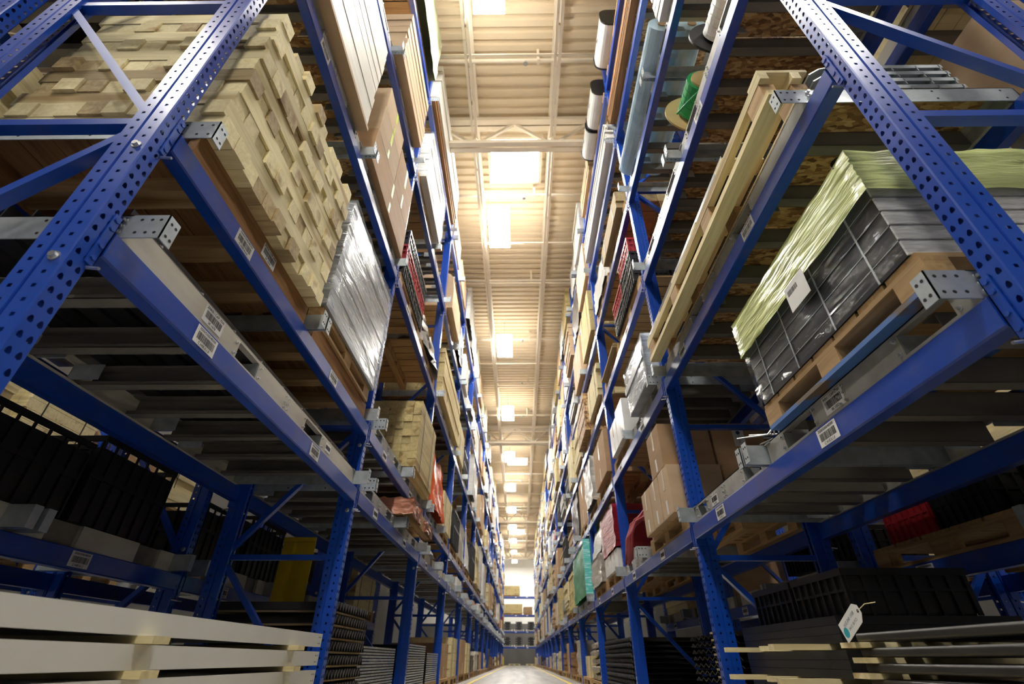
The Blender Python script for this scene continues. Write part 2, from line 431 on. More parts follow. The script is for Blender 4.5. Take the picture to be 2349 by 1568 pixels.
def ceiling_steel():
    # joists along the aisle
    xs = [(-0.77 + 1.42 * k) for k in range(-5, 6)]
    gird = [5.15, 19.3, 33.4, 47.5]
    segs = [(-8.9, gird[0])] + [(gird[i], gird[i + 1]) for i in range(3)]
    for ji, x in enumerate(xs):
        for si, (ya, yb) in enumerate(segs):
            t = thing('roof_joist', '%s cream roof joist across, %s span from the camera' % (ORD[ji + 1], ORD[si + 1]), 'roof joist', 'cream roof joists', 'structure')
            t.location = (x, ya, 0)
            L = yb - ya
            for nm, z in (('bottom_chord', 8.33), ('top_chord', 8.90)):
                b = MB()
                o = 0.035 if (si % 2 == 0) else 0.03
                for dx in (-o, o): b.box(dx - 0.022, dx + 0.022, 0.04, L - 0.04, z, z + 0.05)
                b.build(nm, CREAM, t)
            w = MB(); n = int(L / 0.6)
            for i in range(n):
                a, c = 0.05 + (L - 0.1) * i / n, 0.05 + (L - 0.1) * (i + 1) / n
                m_ = (a + c) / 2
                w.bar((0, a, 8.36), (0, m_, 8.9), 0.02, 0.02, (1, 0, 0)); w.bar((0, m_, 8.9), (0, c, 8.36), 0.02, 0.02, (1, 0, 0))
            w.build('web', CREAM, t)
    for gi, y in enumerate(gird):
        t = thing('roof_girder', '%s cream roof girder truss crossing above the aisle' % ORD[gi + 1], 'roof girder', 'cream girder trusses', 'structure')
        t.location = (0, y, 0)
        MB().box(-9.4, 9.4, -0.10, -0.015, 8.10, 8.18).box(-9.4, 9.4, 0.015, 0.10, 8.10, 8.18).build('bottom_chord', CREAM, t)
        MB().box(-9.4, 9.4, -0.12, -0.015, 8.78, 8.87).box(-9.4, 9.4, 0.015, 0.12, 8.78, 8.87).build('top_chord', CREAM, t)
        for k in range(-6, 6):
            x = -0.77 + 1.42 * k
            MB().bar((x, 0, 8.15), (x + 0.71, 0, 8.82), 0.06, 0.05, (0, 1, 0)).build('diagonal', CREAM, t)
            MB().bar((x + 0.71, 0, 8.82), (x + 1.42, 0, 8.15), 0.06, 0.05, (0, 1, 0)).build('diagonal', CREAM, t)
            MB().box(x - 0.03, x + 0.03, -0.014, 0.014, 8.17, 8.79).build('post', CREAM, t)
    # sprinkler pipes and bridging bars that cross between the joists
    pi = 0
    for y, r_, kind in [(0.9, .03, 'p'), (2.0, .02, 'b')] + [v for i in range(16) for v in ((3.95 + 2.75 * i, .032, 'p'), (3.72 + 2.75 * i + (1.2 if i % 2 else 0), .018, 'b'))]:
        if any(abs(y - g) < 0.2 for g in gird): y += 0.35
        if any(abs(y - (2.55 + 4.75 * i + e)) < 0.06 for i in range(-1, 11) for e in (-0.4, 0.4)): y += 0.14
        pi += 1
        if kind == 'p':
            t = thing('sprinkler_pipe', '%s cream sprinkler pipe crossing under the roof deck' % (ORD[(pi + 1) // 2] if pi < 40 else ORD[20]), 'pipe', 'cream sprinkler pipes')
            t.location = (0, y, 8.70)
            MB().cyl((-9.3, 0, 0), (9.3, 0, 0), r_, 10).build('pipe_run', CREAM, t, True)
            for x in (-3.1, 0.15, 3.2):
                MB().cyl((x, 0, -0.09), (x, 0, -0.02), 0.022, 8).cyl((x, 0, -0.10), (x, 0, -0.09), 0.04, 8).build('sprinkler_head', CHROME, t)
            for x in (-2.6, 0.36, 2.9): MB().box(x - 0.02, x + 0.02, -0.045, 0.045, -0.05, 0.30).build('hanger', CREAM, t)
        else:
            tag(MB().box(-9.3, 9.3, y - r_, y + r_, 8.385, 8.40 + r_).build('bridging_bar', CREAM), '%s thin cream bridging bar between the roof joists' % ORD[min(20, (pi + 1) // 2)], 'bar', 'cream bridging bars', 'structure')
ceiling_steel()

def lamps():
    def lamp(x, y, label, lz=8.30):
        t = thing('high_bay_lamp', label, 'lamp', 'high bay lamps over the aisles')
        t.location = (x, y, lz)
        MB().box(-0.23, 0.23, -0.55, 0.55, 0, 0.02).build('lens', LENS, t)
        MB().box(-0.23, 0.23, -0.55, 0.55, 0.021, 0.10).build('added_glow', LENSUP, t)  # added glowing box that brightens the ceiling; the fixture itself sends nothing up
        MB().box(-0.12, 0.12, -0.50, 0.50, 0.101, 0.16).build('housing', CREAM, t)
        for yy in (-0.4, 0.4): MB().cyl((0, yy, 0.16), (0, yy, ZC - lz), 0.006, 6).build('hanging_wire', GALV, t)
    for i in range(-1, 11):
        lamp(-0.40, 2.55 + 4.75 * i, '%s glowing high bay lamp above the aisle from the near end' % ORD[i + 2])
    for sx, nm in ((-4.85, 'left'), (4.9, 'right')):
        for i in range(0, 2): lamp(sx, 3.5 + 9.5 * i, '%s glowing high bay lamp over the next aisle on the %s' % (ORD[i + 1], nm))
    for i, (x, y) in enumerate(((-5.4, -1.95), (4.7, -1.4), (-0.4, -6.0), (-3.2, 50.0), (2.8, 50.0))):  # last two are added only to brighten the end wall
        lamp(x, y, ('glowing high bay lamp over the open floor before the racks, %s one' if i < 3 else 'added high bay lamp to brighten the end wall, %s one') % ORD[i + 1 if i < 3 else i - 2])
    for i, y in enumerate((6.02, 23.8, 39.6)):
        t = thing('skylight', '%s square white skylight in the roof deck' % ORD[i + 1], 'skylight', 'bright roof skylights', 'structure')
        t.location = (-0.04, y, ZC - 0.06)
        MB().box(-0.49, 0.49, -0.5, 0.5, 0.0, 0.015).build('pane', SKYM, t)
        f = MB()
        for a in (-1, 1):
            f.box(a * 0.52 - 0.03, a * 0.52 + 0.03, -0.55, 0.55, -0.02, 0.09); f.box(-0.49, 0.49, a * 0.52 - 0.02, a * 0.52 + 0.03, -0.02, 0.09)
        f.build('curb', CREAM, t)
lamps()

# ------------------------------------------------------------------ racks
HP = 0.05
def holed(mb, o, u, v, w, h, n, hole, m=0):
    """n cells stacked along v, each w by h with one hole; hole: 8 points matched to corner/mid-edge directions"""
    o, u, v = Vector(o), Vector(u), Vector(v)
    out = [(w / 2, 0), (w / 2, h / 2), (0, h / 2), (-w / 2, h / 2), (-w / 2, 0), (-w / 2, -h / 2), (0, -h / 2), (w / 2, -h / 2)]
    for i in range(n):
        c = o + u * (w / 2) + v * (h * (i + 0.5))
        vs = [c + u * a + v * b for a, b in out] + [c + u * a + v * b for a, b in hole]
        mb.add(vs, [(k, (k + 1) % 8, 8 + (k + 1) % 8, 8 + k) for k in range(8)], m)
q = 0.0065
SQUARE = [(q, 0), (q, q), (0, q), (-q, q), (-q, 0), (-q, -q), (0, -q), (q, -q)]
TEAR = [(0.0085, -0.002), (0.0045, 0.008), (0, 0.0115), (-0.0045, 0.008), (-0.0085, -0.002), (-0.0075, -0.009), (0, -0.012), (0.0075, -0.009)]
POST_H = 8.4
def post_mesh(sgn, x_):
    """post whose face looks to +x (sgn=1) at x=x_"""
    mb = MB(); n = int(POST_H / HP); c = 0.004
    X = lambda d: x_ - sgn * d
    holed(mb, (X(0), c, 0), (0, 1, 0), (0, 0, 1), (PW - 2 * c) / 2, HP, n, TEAR)
    holed(mb, (X(0), PW / 2, 0), (0, 1, 0), (0, 0, 1), (PW - 2 * c) / 2, HP, n, TEAR)
    for y, inn in ((0, 1), (PW, -1)):
        holed(mb, (X(c), y, 0), (-sgn, 0, 0), (0, 0, 1), 0.058, HP, n, SQUARE)
        holed(mb, (X(0.074), y, 0), (-sgn, 0, 0), (0, 0, 1), 0.053, HP, n, SQUARE)
        g = 0.008 * inn
        for a, b in (((0.062, 0), (0.064, g)), ((0.064, g), (0.072, g)), ((0.072, g), (0.074, 0)), ((0.127, 0), (0.127, 0.022 * inn)), ((c, 0), (0, c * inn))):
            mb.quad((X(a[0]), y + a[1], 0), (X(b[0]), y + b[1], 0), (X(b[0]), y + b[1], POST_H), (X(a[0]), y + a[1], POST_H))
    return mb

def bolt(mb, p, n, r=0.012, m=0):
    p, n = Vector(p), Vector(n)
    mb.cyl(p, p + n * 0.003, r * 1.5, 14, m); mb.cyl(p + n * 0.003, p + n * 0.012, r, 6, m)

def make_frame(flip):
    t = thing('upright_frame', 'x', 'rack frame', 'blue perforated upright frames')
    post_mesh(1, 0).build('post', BLUE, t)
    post_mesh(-1, -D).build('post', BLUE, t)
    for x in (-0.065, -D + 0.065): MB().box(x - 0.06, x + 0.06, 0.002, PW - 0.002, 0, 0.008).build('foot_plate', BLUE, t)
    nodes = [0.12, 1.05, 2.09, 3.12, 4.16, 5.2, 6.24, 7.28, 8.2]
    ya = PW / 2
    for i, z in enumerate(nodes):
        MB().box(-D + 0.10, -0.10, ya - 0.022, ya + 0.022, z - 0.018, z + 0.018).build('brace', BLUE, t)
        if i + 1 < len(nodes):
            a, b = (-0.10, -D + 0.10) if (i % 2 == 0) != flip else (-D + 0.10, -0.10)
            MB().bar((a, ya, z + 0.045), (b, ya, nodes[i + 1] - 0.045), 0.044, 0.036, (0, 0, 1)).build('brace', BLUE, t)
    bl = MB()
    for z in ((1.10, 2.31, 3.52, 4.80, 6.02, 7.2) if flip else (1.385, 1.92, 3.62, 5.42, 7.18)):
        bolt(bl, (-0.035, -0.0005, z), (0, -1, 0), 0.011)
    bl.build('brace_bolts', CHROME, t)
    return t

BL = PITCH - PW - 0.010
def make_beam():
    """local: looks to +x, runs along +y from 0 to BL, top at z=0"""
    t = thing('pallet_beam', 'x', 'rack beam', 'blue pallet rack beams', 'thing')
    MB().prism([(0.006, -0.105), (0.012, -0.099), (0.012, -0.006), (0.006, 0), (-0.05, 0), (-0.05, -0.105)], 'y', 0.003, BL - 0.003).build('beam_box', BLUEP, t)
    for y, s in ((0, -1), (BL, 1)):
        p = MB()
        p.box(0.002, 0.007, min(y, y + s * 0.030), max(y, y + s * 0.030), -0.15, 0.055)
        p.box(-0.05, 0.007, y - 0.003 if s < 0 else y, y if s < 0 else y + 0.003, -0.15, 0.055)
        for z in (-0.125, -0.075, 0.0, 0.035):
            p.cyl((0.006, y + s * 0.015, z), (0.011, y + s * 0.015, z), 0.008, 8)
            p.box(0.007, 0.010, y + s * 0.015 - 0.010, y + s * 0.015 + 0.010, z - 0.004, z + 0.004)
        p.build('connector_plate', BLUE, t)
        pin = MB(); pin.cyl((0.004, y + s * 0.012, -0.163), (0.045, y + s * 0.012, -0.168), 0.005, 8); pin.build('safety_pin', CHROME, t)
    return t

FRAME = {False: make_frame(False), True: make_frame(True)}
_used = {False: False, True: False}
def frame(x, y, facing, flip, label, group='blue perforated upright frames'):
    """facing +1: aisle face looks to +x and near face at y"""
    if _used[flip]: o = copy_tree(FRAME[flip])
    else: o = FRAME[flip]; _used[flip] = True
    if facing > 0: o.location = (x, y, 0); o.rotation_euler = (0, 0, 0)
    else: o.location = (x, y + PW, 0); o.rotation_euler = (0, 0, PI)
    relabel(o, label, group)
    return o
BEAM0 = make_beam(); _bu = [False]
def beam(x, y, z, facing, label, group='blue pallet rack beams'):
    if _bu[0]: o = copy_tree(BEAM0)
    else: o = BEAM0; _bu[0] = True
    if facing > 0: o.location = (x, y + PW + 0.005, z); o.rotation_euler = (0, 0, 0)
    else: o.location = (x, y + PITCH - 0.005, z); o.rotation_euler = (0, 0, PI)
    relabel(o, label, group)
    return o

BEAMS = {}
for s in 'LR':
    x, fc = (XL, 1) if s == 'L' else (XR, -1)
    for k in range(NB + 1):
        frame(x, Y0 + PITCH * k, fc, (s == 'R'), 'blue perforated upright frame of the %s, %s frame from the near end' % (SIDE[s], ORD[k + 1]))
    for k in range(NB):
        for li, z in enumerate(LEV[s]):
            BEAMS[s, k, li] = beam(x, Y0 + PITCH * k, z, fc, 'blue front beam, %s level, %s bay, %s' % (ORD[li + 1], ORD[k + 1], SIDE[s]))
            if k < 5: beam(x - fc * D, Y0 + PITCH * k, z, -fc, 'blue rear beam, %s level, %s bay, %s' % (ORD[li + 1], ORD[k + 1], SIDE[s]), 'blue rear rack beams')

# beam labels: (side, bay, level, y, lines, letter size)
def beam_label(s, k, li, y, lines, w=0.145, h=0.078, seed=1):
    b = BEAMS[s, k, li]
    yl = (y - b.location.y) if s == 'L' else (b.location.y - y)
    mtx = Matrix.Translation((0.0122, yl, -0.052)) @ Matrix(((0, 0, 1, 0), (1, 0, 0, 0), (0, 1, 0, 0), (0, 0, 0, 1)))
    sign(b, w, h, mtx, lines, seed)
T = lambda a, b: [(a, 0.0165, 0.028), (b, 0.0165, -0.029)]
beam_label('L', 0, 0, 1.61, T('3500/5300/48300', 'C H0E.0,1,0'), seed=3)
beam_label('L', 0, 0, 2.87, T('3500/5300/48300', 'C H0E.0,1,1'), seed=4)
beam_label('L', 0, 1, 1.59, T('3500/5300/48300', 'C H0E.0,2,0'), seed=5)
beam_label('L', 0, 1, 2.88, T('3500/5300/48300', 'C H0E.0,2,1'), seed=6)
beam_label('L', 0, 2, 1.55, T('3500/5300/48300', 'C H0E.0,3,0'), seed=7)
beam_label('R', 0, 0, 1.92, T('3500/5300/48300', 'C H1E.0,1,0'), seed=8)
beam_label('R', 0, 0, 3.22, T('3500/5300/48300', 'C H1E.0,1,1'), seed=9)
beam_label('R', 0, 1, 1.92, T('3500/5300/48300', 'C H1E.0,2,0'), seed=10)
beam_label('R', 0, 1, 3.23, T('3500/5300/48300', 'C H1E.0,2,1'), seed=11)
beam_label('R', 0, 2, 1.96, T('3500/5300/48300', 'C H1E.0,3,0'), seed=12)
for k in range(1, 7):
    for li in range(4):
        for h in (0.61, 1.90):
            beam_label('L', k, li, Y0 + PITCH * k + h, (), seed=k * 7 + li)
            beam_label('R', k, li, Y0 + PITCH * k + 0.94 + (h - 0.61), (), seed=k * 9 + li)

# ------------------------------------------------------------------ skids and pallets
def steel_skid(l, pockets, ncross=7, deck=None, w=D - 0.02, body=GREY, label='x', arm=0.13, h=0.115):
    """grey steel skid: side channels with fork pockets, end channels with bent galvanised ends, cross channels"""
    t = thing('steel_skid', label, 'steel skid', 'grey steel skids on the beams')
    for x, s in ((0.004, 1), (w - 0.004, -1)):
        mb = MB(); th = 0.004 * s
        xs = sorted((x, x + th))
        ys = [0.012] + [v for p in pockets for v in p] + [l - 0.012]
        for a, b in zip(ys[0::2], ys[1::2]): mb.box(xs[0], xs[1], a, b, 0.0, h)
        for a, b in pockets:
            mb.box(xs[0], xs[1], a, b, 0.0, 0.018); mb.box(xs[0], xs[1], a, b, h - 0.016, h)
        f = sorted((x, x + 0.045 * s))
        mb.box(f[0], f[1], 0.012, l - 0.012, 0, 0.005); mb.box(f[0], f[1], 0.012, l - 0.012, h - 0.005, h)
        for a, b in pockets:   # galvanised pocket liners
            g = sorted((x + 0.005 * s, x + 0.16 * s))
            mb.box(g[0], g[1], a - 0.004, a, 0.016, h - 0.014, 1); mb.box(g[0], g[1], b, b + 0.004, 0.016, h - 0.014, 1)
            for yy in (a - 0.02, b + 0.02):
                for z in (0.03, 0.085): bolt(mb, (x, yy, z), (-s, 0, 0), 0.006, 2)
        for yy in (l * 0.5 - 0.02, l * 0.5 + 0.02):
            for z in (0.025, 0.058, 0.09): bolt(mb, (x, yy, z), (-s, 0, 0), 0.005, 2)
        mb.build('side_channel', [body, GALV, CHROME], t)
    for y, s in ((0.0, 1), (l, -1)):
        mb = MB(); ys = sorted((y, y + 0.004 * s)); yf = sorted((y, y + 0.055 * s))
        mb.box(-arm, w + 0.02, ys[0], ys[1], 0.004, h - 0.004)
        for e in (-arm, w + 0.02):
            ef = sorted((e, e + (0.004 if e < 0 else -0.004))); mb.box(ef[0], ef[1], yf[0], yf[1], 0.004, h - 0.004)
            for yy in (0.02, 0.042):
                for z in (0.03, 0.085): mb.cyl((ef[0] - 0.0006 if e < 0 else ef[1] + 0.0006, y + yy * s, z), (ef[0] if e < 0 else ef[1], y + yy * s, z), 0.006, 8, 1)
        mb.box(-0.004, w + 0.004, yf[0], yf[1], h - 0.008, h - 0.004)
        for x in (-0.105, -0.075, -0.04, w * 0.3, w * 0.62, w - 0.05):
            for z in (0.028, 0.088): mb.cyl((x, y - 0.0006 * s, z), (x, y, z), 0.006, 8, 1)
        for z in (0.03, 0.058, 0.086): bolt(mb, (0.02, y, z), (0, -s, 0), 0.008, 2)
        mb.build('end_channel', [GALV, HOLE, CHROME], t)
    if ncross:
        p = (l - 0.25) / ncross
        c0 = None
        for i in range(ncross):
            y = 0.12 + p * (i + 0.3)
            if c0 is None:
                mb = MB(); c = 0.11
                mb.box(0.055, w - 0.055, 0, 0.004, 0, c).box(0.055, w - 0.055, 0, 0.06, 0, 0.004).box(0.055, w - 0.055, 0, 0.06, c - 0.004, c)
                mb.box(0.055, w - 0.055, 0.056, 0.06, 0.0, 0.02)
                c0 = mb.build('cross_channel', CHAN_SHADE, t); o = c0
            else:
                o = c0.copy(); COL.objects.link(o)
            o.location = (0, y, 0)
    if deck == 'osb':
        mb = MB(); n = 3; q_ = (l - 0.12) / n
        for i in range(n): mb.box(0.01, w - 0.01, 0.06 + q_ * i + 0.004, 0.06 + q_ * (i + 1) - 0.004, h, h + 0.015)
        mb.build('osb_deck', OSB, t)
    if deck == 'wood':
        mb = MB(); n = 7; q_ = (w - 0.02) / n
        for i in range(n): mb.box(0.01 + q_ * i + 0.003, 0.01 + q_ * (i + 1) - 0.003, 0.06, l - 0.06, h, h + 0.02)
        mb.build('plank_deck', BROWN['y'], t)
    return t

def pallet(l, w, h=0.14, mats=(PALL['x'], PALL['y']), label='x', cat='pallet', group='wooden pallets under the goods', simple=False, nb=7):
    """deck boards run across (x), stringers along y"""
    t = None
    deck = MB(); s = w / nb
    ly = l / nb
    for i in range(nb): deck.box(0, w, ly * i + 0.008, ly * (i + 1) - 0.008, h - 0.02, h)
    st = []
    for x in (0, w / 2 - 0.045, w - 0.09):
        m = MB()
        m.box(x, x + 0.09, 0, l, h - 0.04, h - 0.0205, 1)
        for y in (0, l / 2 - 0.07, l - 0.14): m.box(x, x + 0.09, y, y + 0.14, 0.0205, h - 0.0405, 1)
        m.box(x, x + 0.09, 0, l, 0, 0.02, 2 if len(mats) > 2 else 1)
        st.append(m)
    if simple:
        for m in st: deck.add(m.v, m.f, 1)
        o = deck.build('wooden_pallet', list(mats)); return tag(o, label, cat, group)
    t = thing('wooden_pallet', label, cat, group)
    deck.build('deck_boards', mats[0], t)
    for m in st: m.build('stringer', list(mats) if len(mats) > 2 else [mats[0], mats[1]], t)
    return t

def wood_skid(l, w=D - 0.02, label='x', h=0.13):
    t = thing('wooden_skid', label, 'wooden skid', 'brown wooden skids')
    MB().box(0, 0.04, 0.06, l - 0.06, 0, h).build('side_board', BROWN['y'], t)
    MB().box(w - 0.04, w, 0.06, l - 0.06, 0, h).build('side_board', BROWN['y'], t)
    mb = MB(); n = 6; q_ = (w - 0.09) / n
    for i in range(n): mb.box(0.045 + q_ * i + 0.003, 0.045 + q_ * (i + 1) - 0.003, 0.06, l - 0.06, h - 0.03, h)
    mb.build('plank_deck', BROWN['y'], t)
    for yy in (0.25, l / 2 - 0.05, l - 0.35): MB().box(0.042, w - 0.042, yy, yy + 0.1, 0.01, h - 0.031).build('batten', PALL['x'], t)
    for y, s in ((0.0, 1), (l, -1)):
        mb = MB(); ys = sorted((y, y + 0.004 * s)); yf = sorted((y, y + 0.055 * s)); arm = 0.11
        mb.box(-arm, w + 0.02, ys[0], ys[1], 0.01, h - 0.01)
        for e in (-arm, w + 0.02):
            ef = sorted((e, e + (0.004 if e < 0 else -0.004))); mb.box(ef[0], ef[1], yf[0], yf[1], 0.01, h - 0.01)
            for yy in (0.02, 0.042):
                for z in (0.035, 0.095): mb.cyl((ef[0] - 0.0006 if e < 0 else ef[1] + 0.0006, y + yy * s, z), (ef[0] if e < 0 else ef[1], y + yy * s, z), 0.006, 8, 1)
        for x in (-0.085, -0.04, 0.02, w * 0.4, w * 0.7):
            for z in (0.035, 0.095): mb.cyl((x, y - 0.0006 * s, z), (x, y, z), 0.006, 8, 1)
        mb.build('end_channel', [GALV, HOLE], t)
    return t

def where(s, k, li, half=None):
    r = '%s %s, %s bay, %s' % (ORD[li + 1] if li >= 0 else 'floor', 'level', ORD[k + 1], SIDE[s])
    if half is not None: r += ', ' + ('near half', 'far half', 'middle')[half]
    return r

FACE = lambda yl, z: Matrix.Translation((0.0, yl, z)) @ Matrix(((0, 0, -1, 0), (-1, 0, 0, 0), (0, 1, 0, 0), (0, 0, 0, 1)))
def face_label(o, yl, z, lines, w=0.145, h=0.078, seed=2, x=-0.0005, **kw):
    """label on a face that looks to the aisle; local plane x = x"""
    return sign(o, w, h, Matrix.Translation((x, 0, 0)) @ FACE(yl, z), lines, seed, **kw)

# bay one, left: long steel skid with fork pockets on the first beam
o = steel_skid(2.63, [(0.75, 1.03), (1.67, 1.87)], 7, None, label='beige grey steel skid with two fork pockets, first level, first bay, left rack')
put(o, 'L', 0.004, 1.085, 1.562, 2.63)
face_label(o, 2.63 - (1.63 - 1.085), 0.066, T('ZNN2 / CAP: 7500', 'SK 1678'), seed=21, x=0.0035)
face_label(o, 2.63 - (3.1 - 1.085), 0.062, (), w=0.1, h=0.06, seed=22, x=0.0035)
for i in range(7):
    d = 0.06 + i * 0.115
    mb = MB(); hh = 0.07 + 0.03 * (i % 3)
    mb.box(0, 0.09, 0, 2.55, 0, 0.006).box(0, 0.006, 0, 2.55, 0.0065, hh)
    for k in range(9): bolt(mb, (0.0, 0.15 + k * 0.28, hh * 0.6), (-1, 0, 0), 0.006, 1)
    b = mb.build('steel_angle', [BLACKST, CHROME])
    tag(b, 'long black steel angle bar on the beige skid, %s from the aisle' % ORD[i + 1], 'steel bar', 'black steel angle bars')
    put(b, 'L', d, 1.12, 1.562 + 0.1155, 2.55)
# second level, left: two wooden skids, then the timber stack and the wrapped panels
o = wood_skid(1.295, label='brown wooden skid under the cross stacked timber, second level of left rack'); put(o, 'L', 0.0, 1.08, 2.102, 1.295)
face_label(o, 1.295 - (1.80 - 1.08), 0.065, T('ZNN4 / CAP: 4000', 'SK 2204'), seed=23, w=0.14)
o = wood_skid(1.33, label='brown wooden skid under the film wrapped panels, second level of left rack'); put(o, 'L', 0.0, 2.39, 2.102, 1.33)

def timber_stack():
    z = 2.2325; ts = 0.0965; n = 11
    px = py = None
    for t_ in range(n):
        if t_ % 2 == 0:
            m = 12; p = 1.19 / m
            for i in range(m):
                if t_ == n - 1 and i % 3 == 1: continue
                if px is None:
                    px = MB().box(0, 0.98, 0.0015, p - 0.0015, 0, ts - 0.0015).build('timber', PINE['x'], None); o_ = px
                else: o_ = px.copy(); COL.objects.link(o_)
                o_.material_slots[0].link = 'OBJECT'; o_.material_slots[0].material = (PINE['x'] if R.random() > 0.14 else AGED['x'])
                put(o_, 'L', -0.07 + R.uniform(-0.022, 0.018), 1.115 + p * i, z, p)
                tag(o_, 'squared timber end on to the aisle, %s tier up, %s from the near end' % (ORD[t_ + 1], ORD[i + 1]), 'timber', 'squared timbers of the cross stacked pile')
        else:
            m = 9; p = 0.95 / m
            for i in range(m):
                if py is None:
                    py = MB().box(0.0015, p - 0.0015, 0, 1.19, 0, ts - 0.0015).build('timber', PINE['y'], None); o_ = py
                else: o_ = py.copy(); COL.objects.link(o_)
                o_.material_slots[0].link = 'OBJECT'; o_.material_slots[0].material = (PINE['y'] if R.random() > 0.14 else AGED['y'])
                put(o_, 'L', -0.072 + p * i, 1.115 + R.uniform(-0.018, 0.012), z, 1.19)
                tag(o_, 'squared timber lying along the aisle, %s tier up, %s from the aisle' % (ORD[t_ + 1], ORD[i + 1]), 'timber', 'squared timbers of the cross stacked pile')
        z += ts
timber_stack()

def panel_pack(l, w, n, th, label, edge, film, seed, gap=0.004, jit=0.01):
    t = thing('wrapped_panel_pack', label, 'panel pack', 'film wrapped packs of panels')
    r = random.Random(seed); pm = MB().box(0, w, 0, l, 0, th - gap).build('panel', edge, t)
    for i in range(n):
        p = pm if i == 0 else pm.copy()
        if i: COL.objects.link(p)
        p.location = (r.uniform(-jit, jit), r.uniform(-jit, jit), i * th)
    mb = MB().shell(-0.018, w + 0.018, -0.018, l + 0.018, 0.0, n * th + 0.01, 0.006, 12, seed)
    mb.build('stretch_film', film, t, True)
    return t
SILV = surf('silver grey panel', (0.50, 0.54, 0.58), 0.35, metal=0.3, c2=(0.33, 0.36, 0.40), scale=(5, 5, 3), amount=0.22)
o = pallet(1.16, 0.95, 0.13, label='wooden pallet under the film wrapped silver panels, second level of left rack'); put(o, 'L', -0.02, 2.45, 2.2325, 1.16)
o = panel_pack(1.2, 0.97, 17, 0.060, 'tall pack of silver grey panels in clear stretch film beside the timber stack', SILV, FILMS, 5, jit=0.004)
put(o, 'L', -0.04, 2.45, 2.364, 1.2)
o = panel_pack(0.5, 0.6, 4, 0.05, 'small pack of silver grey panels lying on the tall wrapped pack', SILV, FILM, 6)
# (behind the tall pack)
put(o, 'L', 0.16, 3.10, 3.405, 0.5)

# bay one, right, first level: two skids, blue pallet, black panel pack under a yellow green film cap, rods
o = steel_skid(1.40, [(0.10, 0.33), (0.93, 1.2)], 4, None, body=GREYD, label='worn grey steel skid under the blue bottomed pallet, first level of right rack'); put(o, 'R', 0.004, 1.075, 1.282, 1.40)
face_label(o, 0.76, 0.06, T('INN1 / CAP: 5500', 'SK 1557'), seed=31, x=0.0035)
o = steel_skid(1.24, [(0.08, 0.30), (0.96, 1.15)], 4, None, body=GREYD, label='empty grey steel skid beyond the black panel pack, first level of right rack'); put(o, 'R', 0.004, 2.505, 1.282, 1.24)
face_label(o, 0.81, 0.06, T('INN1 / CAP: 5500', 'SK 1602'), seed=32, w=0.12, x=0.0035)
o = pallet(1.15, 0.98, 0.13, (PALL['x'], PALL['y'], BLUEW['y']), label='brown pallet with worn blue bottom boards under the black panel pack'); put(o, 'R', -0.045, 1.13, 1.398, 1.15)
BLKPNL = surf('black panel edge', (0.014, 0.015, 0.018), 0.3, c2=(0.022, 0.023, 0.026), scale=(4, 4, 4), amount=0.2)
def black_pack():
    t = thing('wrapped_panel_pack', 'pack of black panels in shiny film under a yellow green film cap', 'panel pack', 'film wrapped packs of panels')
    l, w = 1.10, 0.98
    pm = None
    for i in range(7):
        p = MB().box(0, w, 0, l, 0, 0.066).build('panel', BLKPNL, t) if pm is None else pm.copy()
        if pm is None: pm = p
        else: COL.objects.link(p)
        p.location = (0.0, 0.0, i * 0.072)
    mb = MB()
    for yy in (0.14, 0.42, 0.72, 0.98):
        mb.box(-0.003, -0.001, yy, yy + 0.008, 0.0, 0.5)
    for i in range(1, 7): mb.box(-0.003, -0.001, 0.0, l, i * 0.072 - 0.0045, i * 0.072 - 0.0025)
    mb.build('edge_lines', GALV, t)
    eb = MB()
    for i in range(7): eb.box(-0.004, w, -0.008, -0.001, i * 0.072, i * 0.072 + 0.062)
    eb.build('end_glare_strips', WHITEP, t)  # pale board ends, whitened to paint in the glare on the film
    MB().shell(-0.016, w + 0.016, -0.02, l + 0.014, 0.0, 0.505, 0.006, 16, 3, top=False).build('stretch_film', FILMD, t, True)
    MB().shell(-0.03, w + 0.02, -0.03, l + 0.03, 0.30, 0.525, 0.0045, 18, 4).build('film_cap', FILMY, t, True)
    MB().cyl((-0.01, 0.02, 0.53), (0.12, 0.16, 0.50), 0.035, 16, 0, None, False).build('cardboard_core', BLACKP, t)
    sign(t, 0.16, 0.13, Matrix.Translation((-0.034, 0, 0)) @ FACE(0.50, 0.27), (), 8, bars=(0.1, 0.6, 0.6, 0.8))
    return t
o = black_pack(); put(o, 'R', -0.05, 1.155, 1.530, 1.1)
for i in range(7):
    a = R.uniform(-0.25, 0.25); el = R.uniform(0.05, 0.5)
    b = MB().cyl((0, 0, 0), (-math.sin(a) * 0.14 * 1.2, 0.30 if i % 2 else -0.02, 0.02 + el * 0.22), 0.0045, 6).build('threaded_rod', CHROME)
    tag(b, 'thin zinc threaded rod leaning over the empty grey skid, %s of the bundle' % ORD[i + 1], 'rod', 'loose threaded rods')
    b.location = (XR - 0.02 + i * 0.016, 2.36, 1.412)

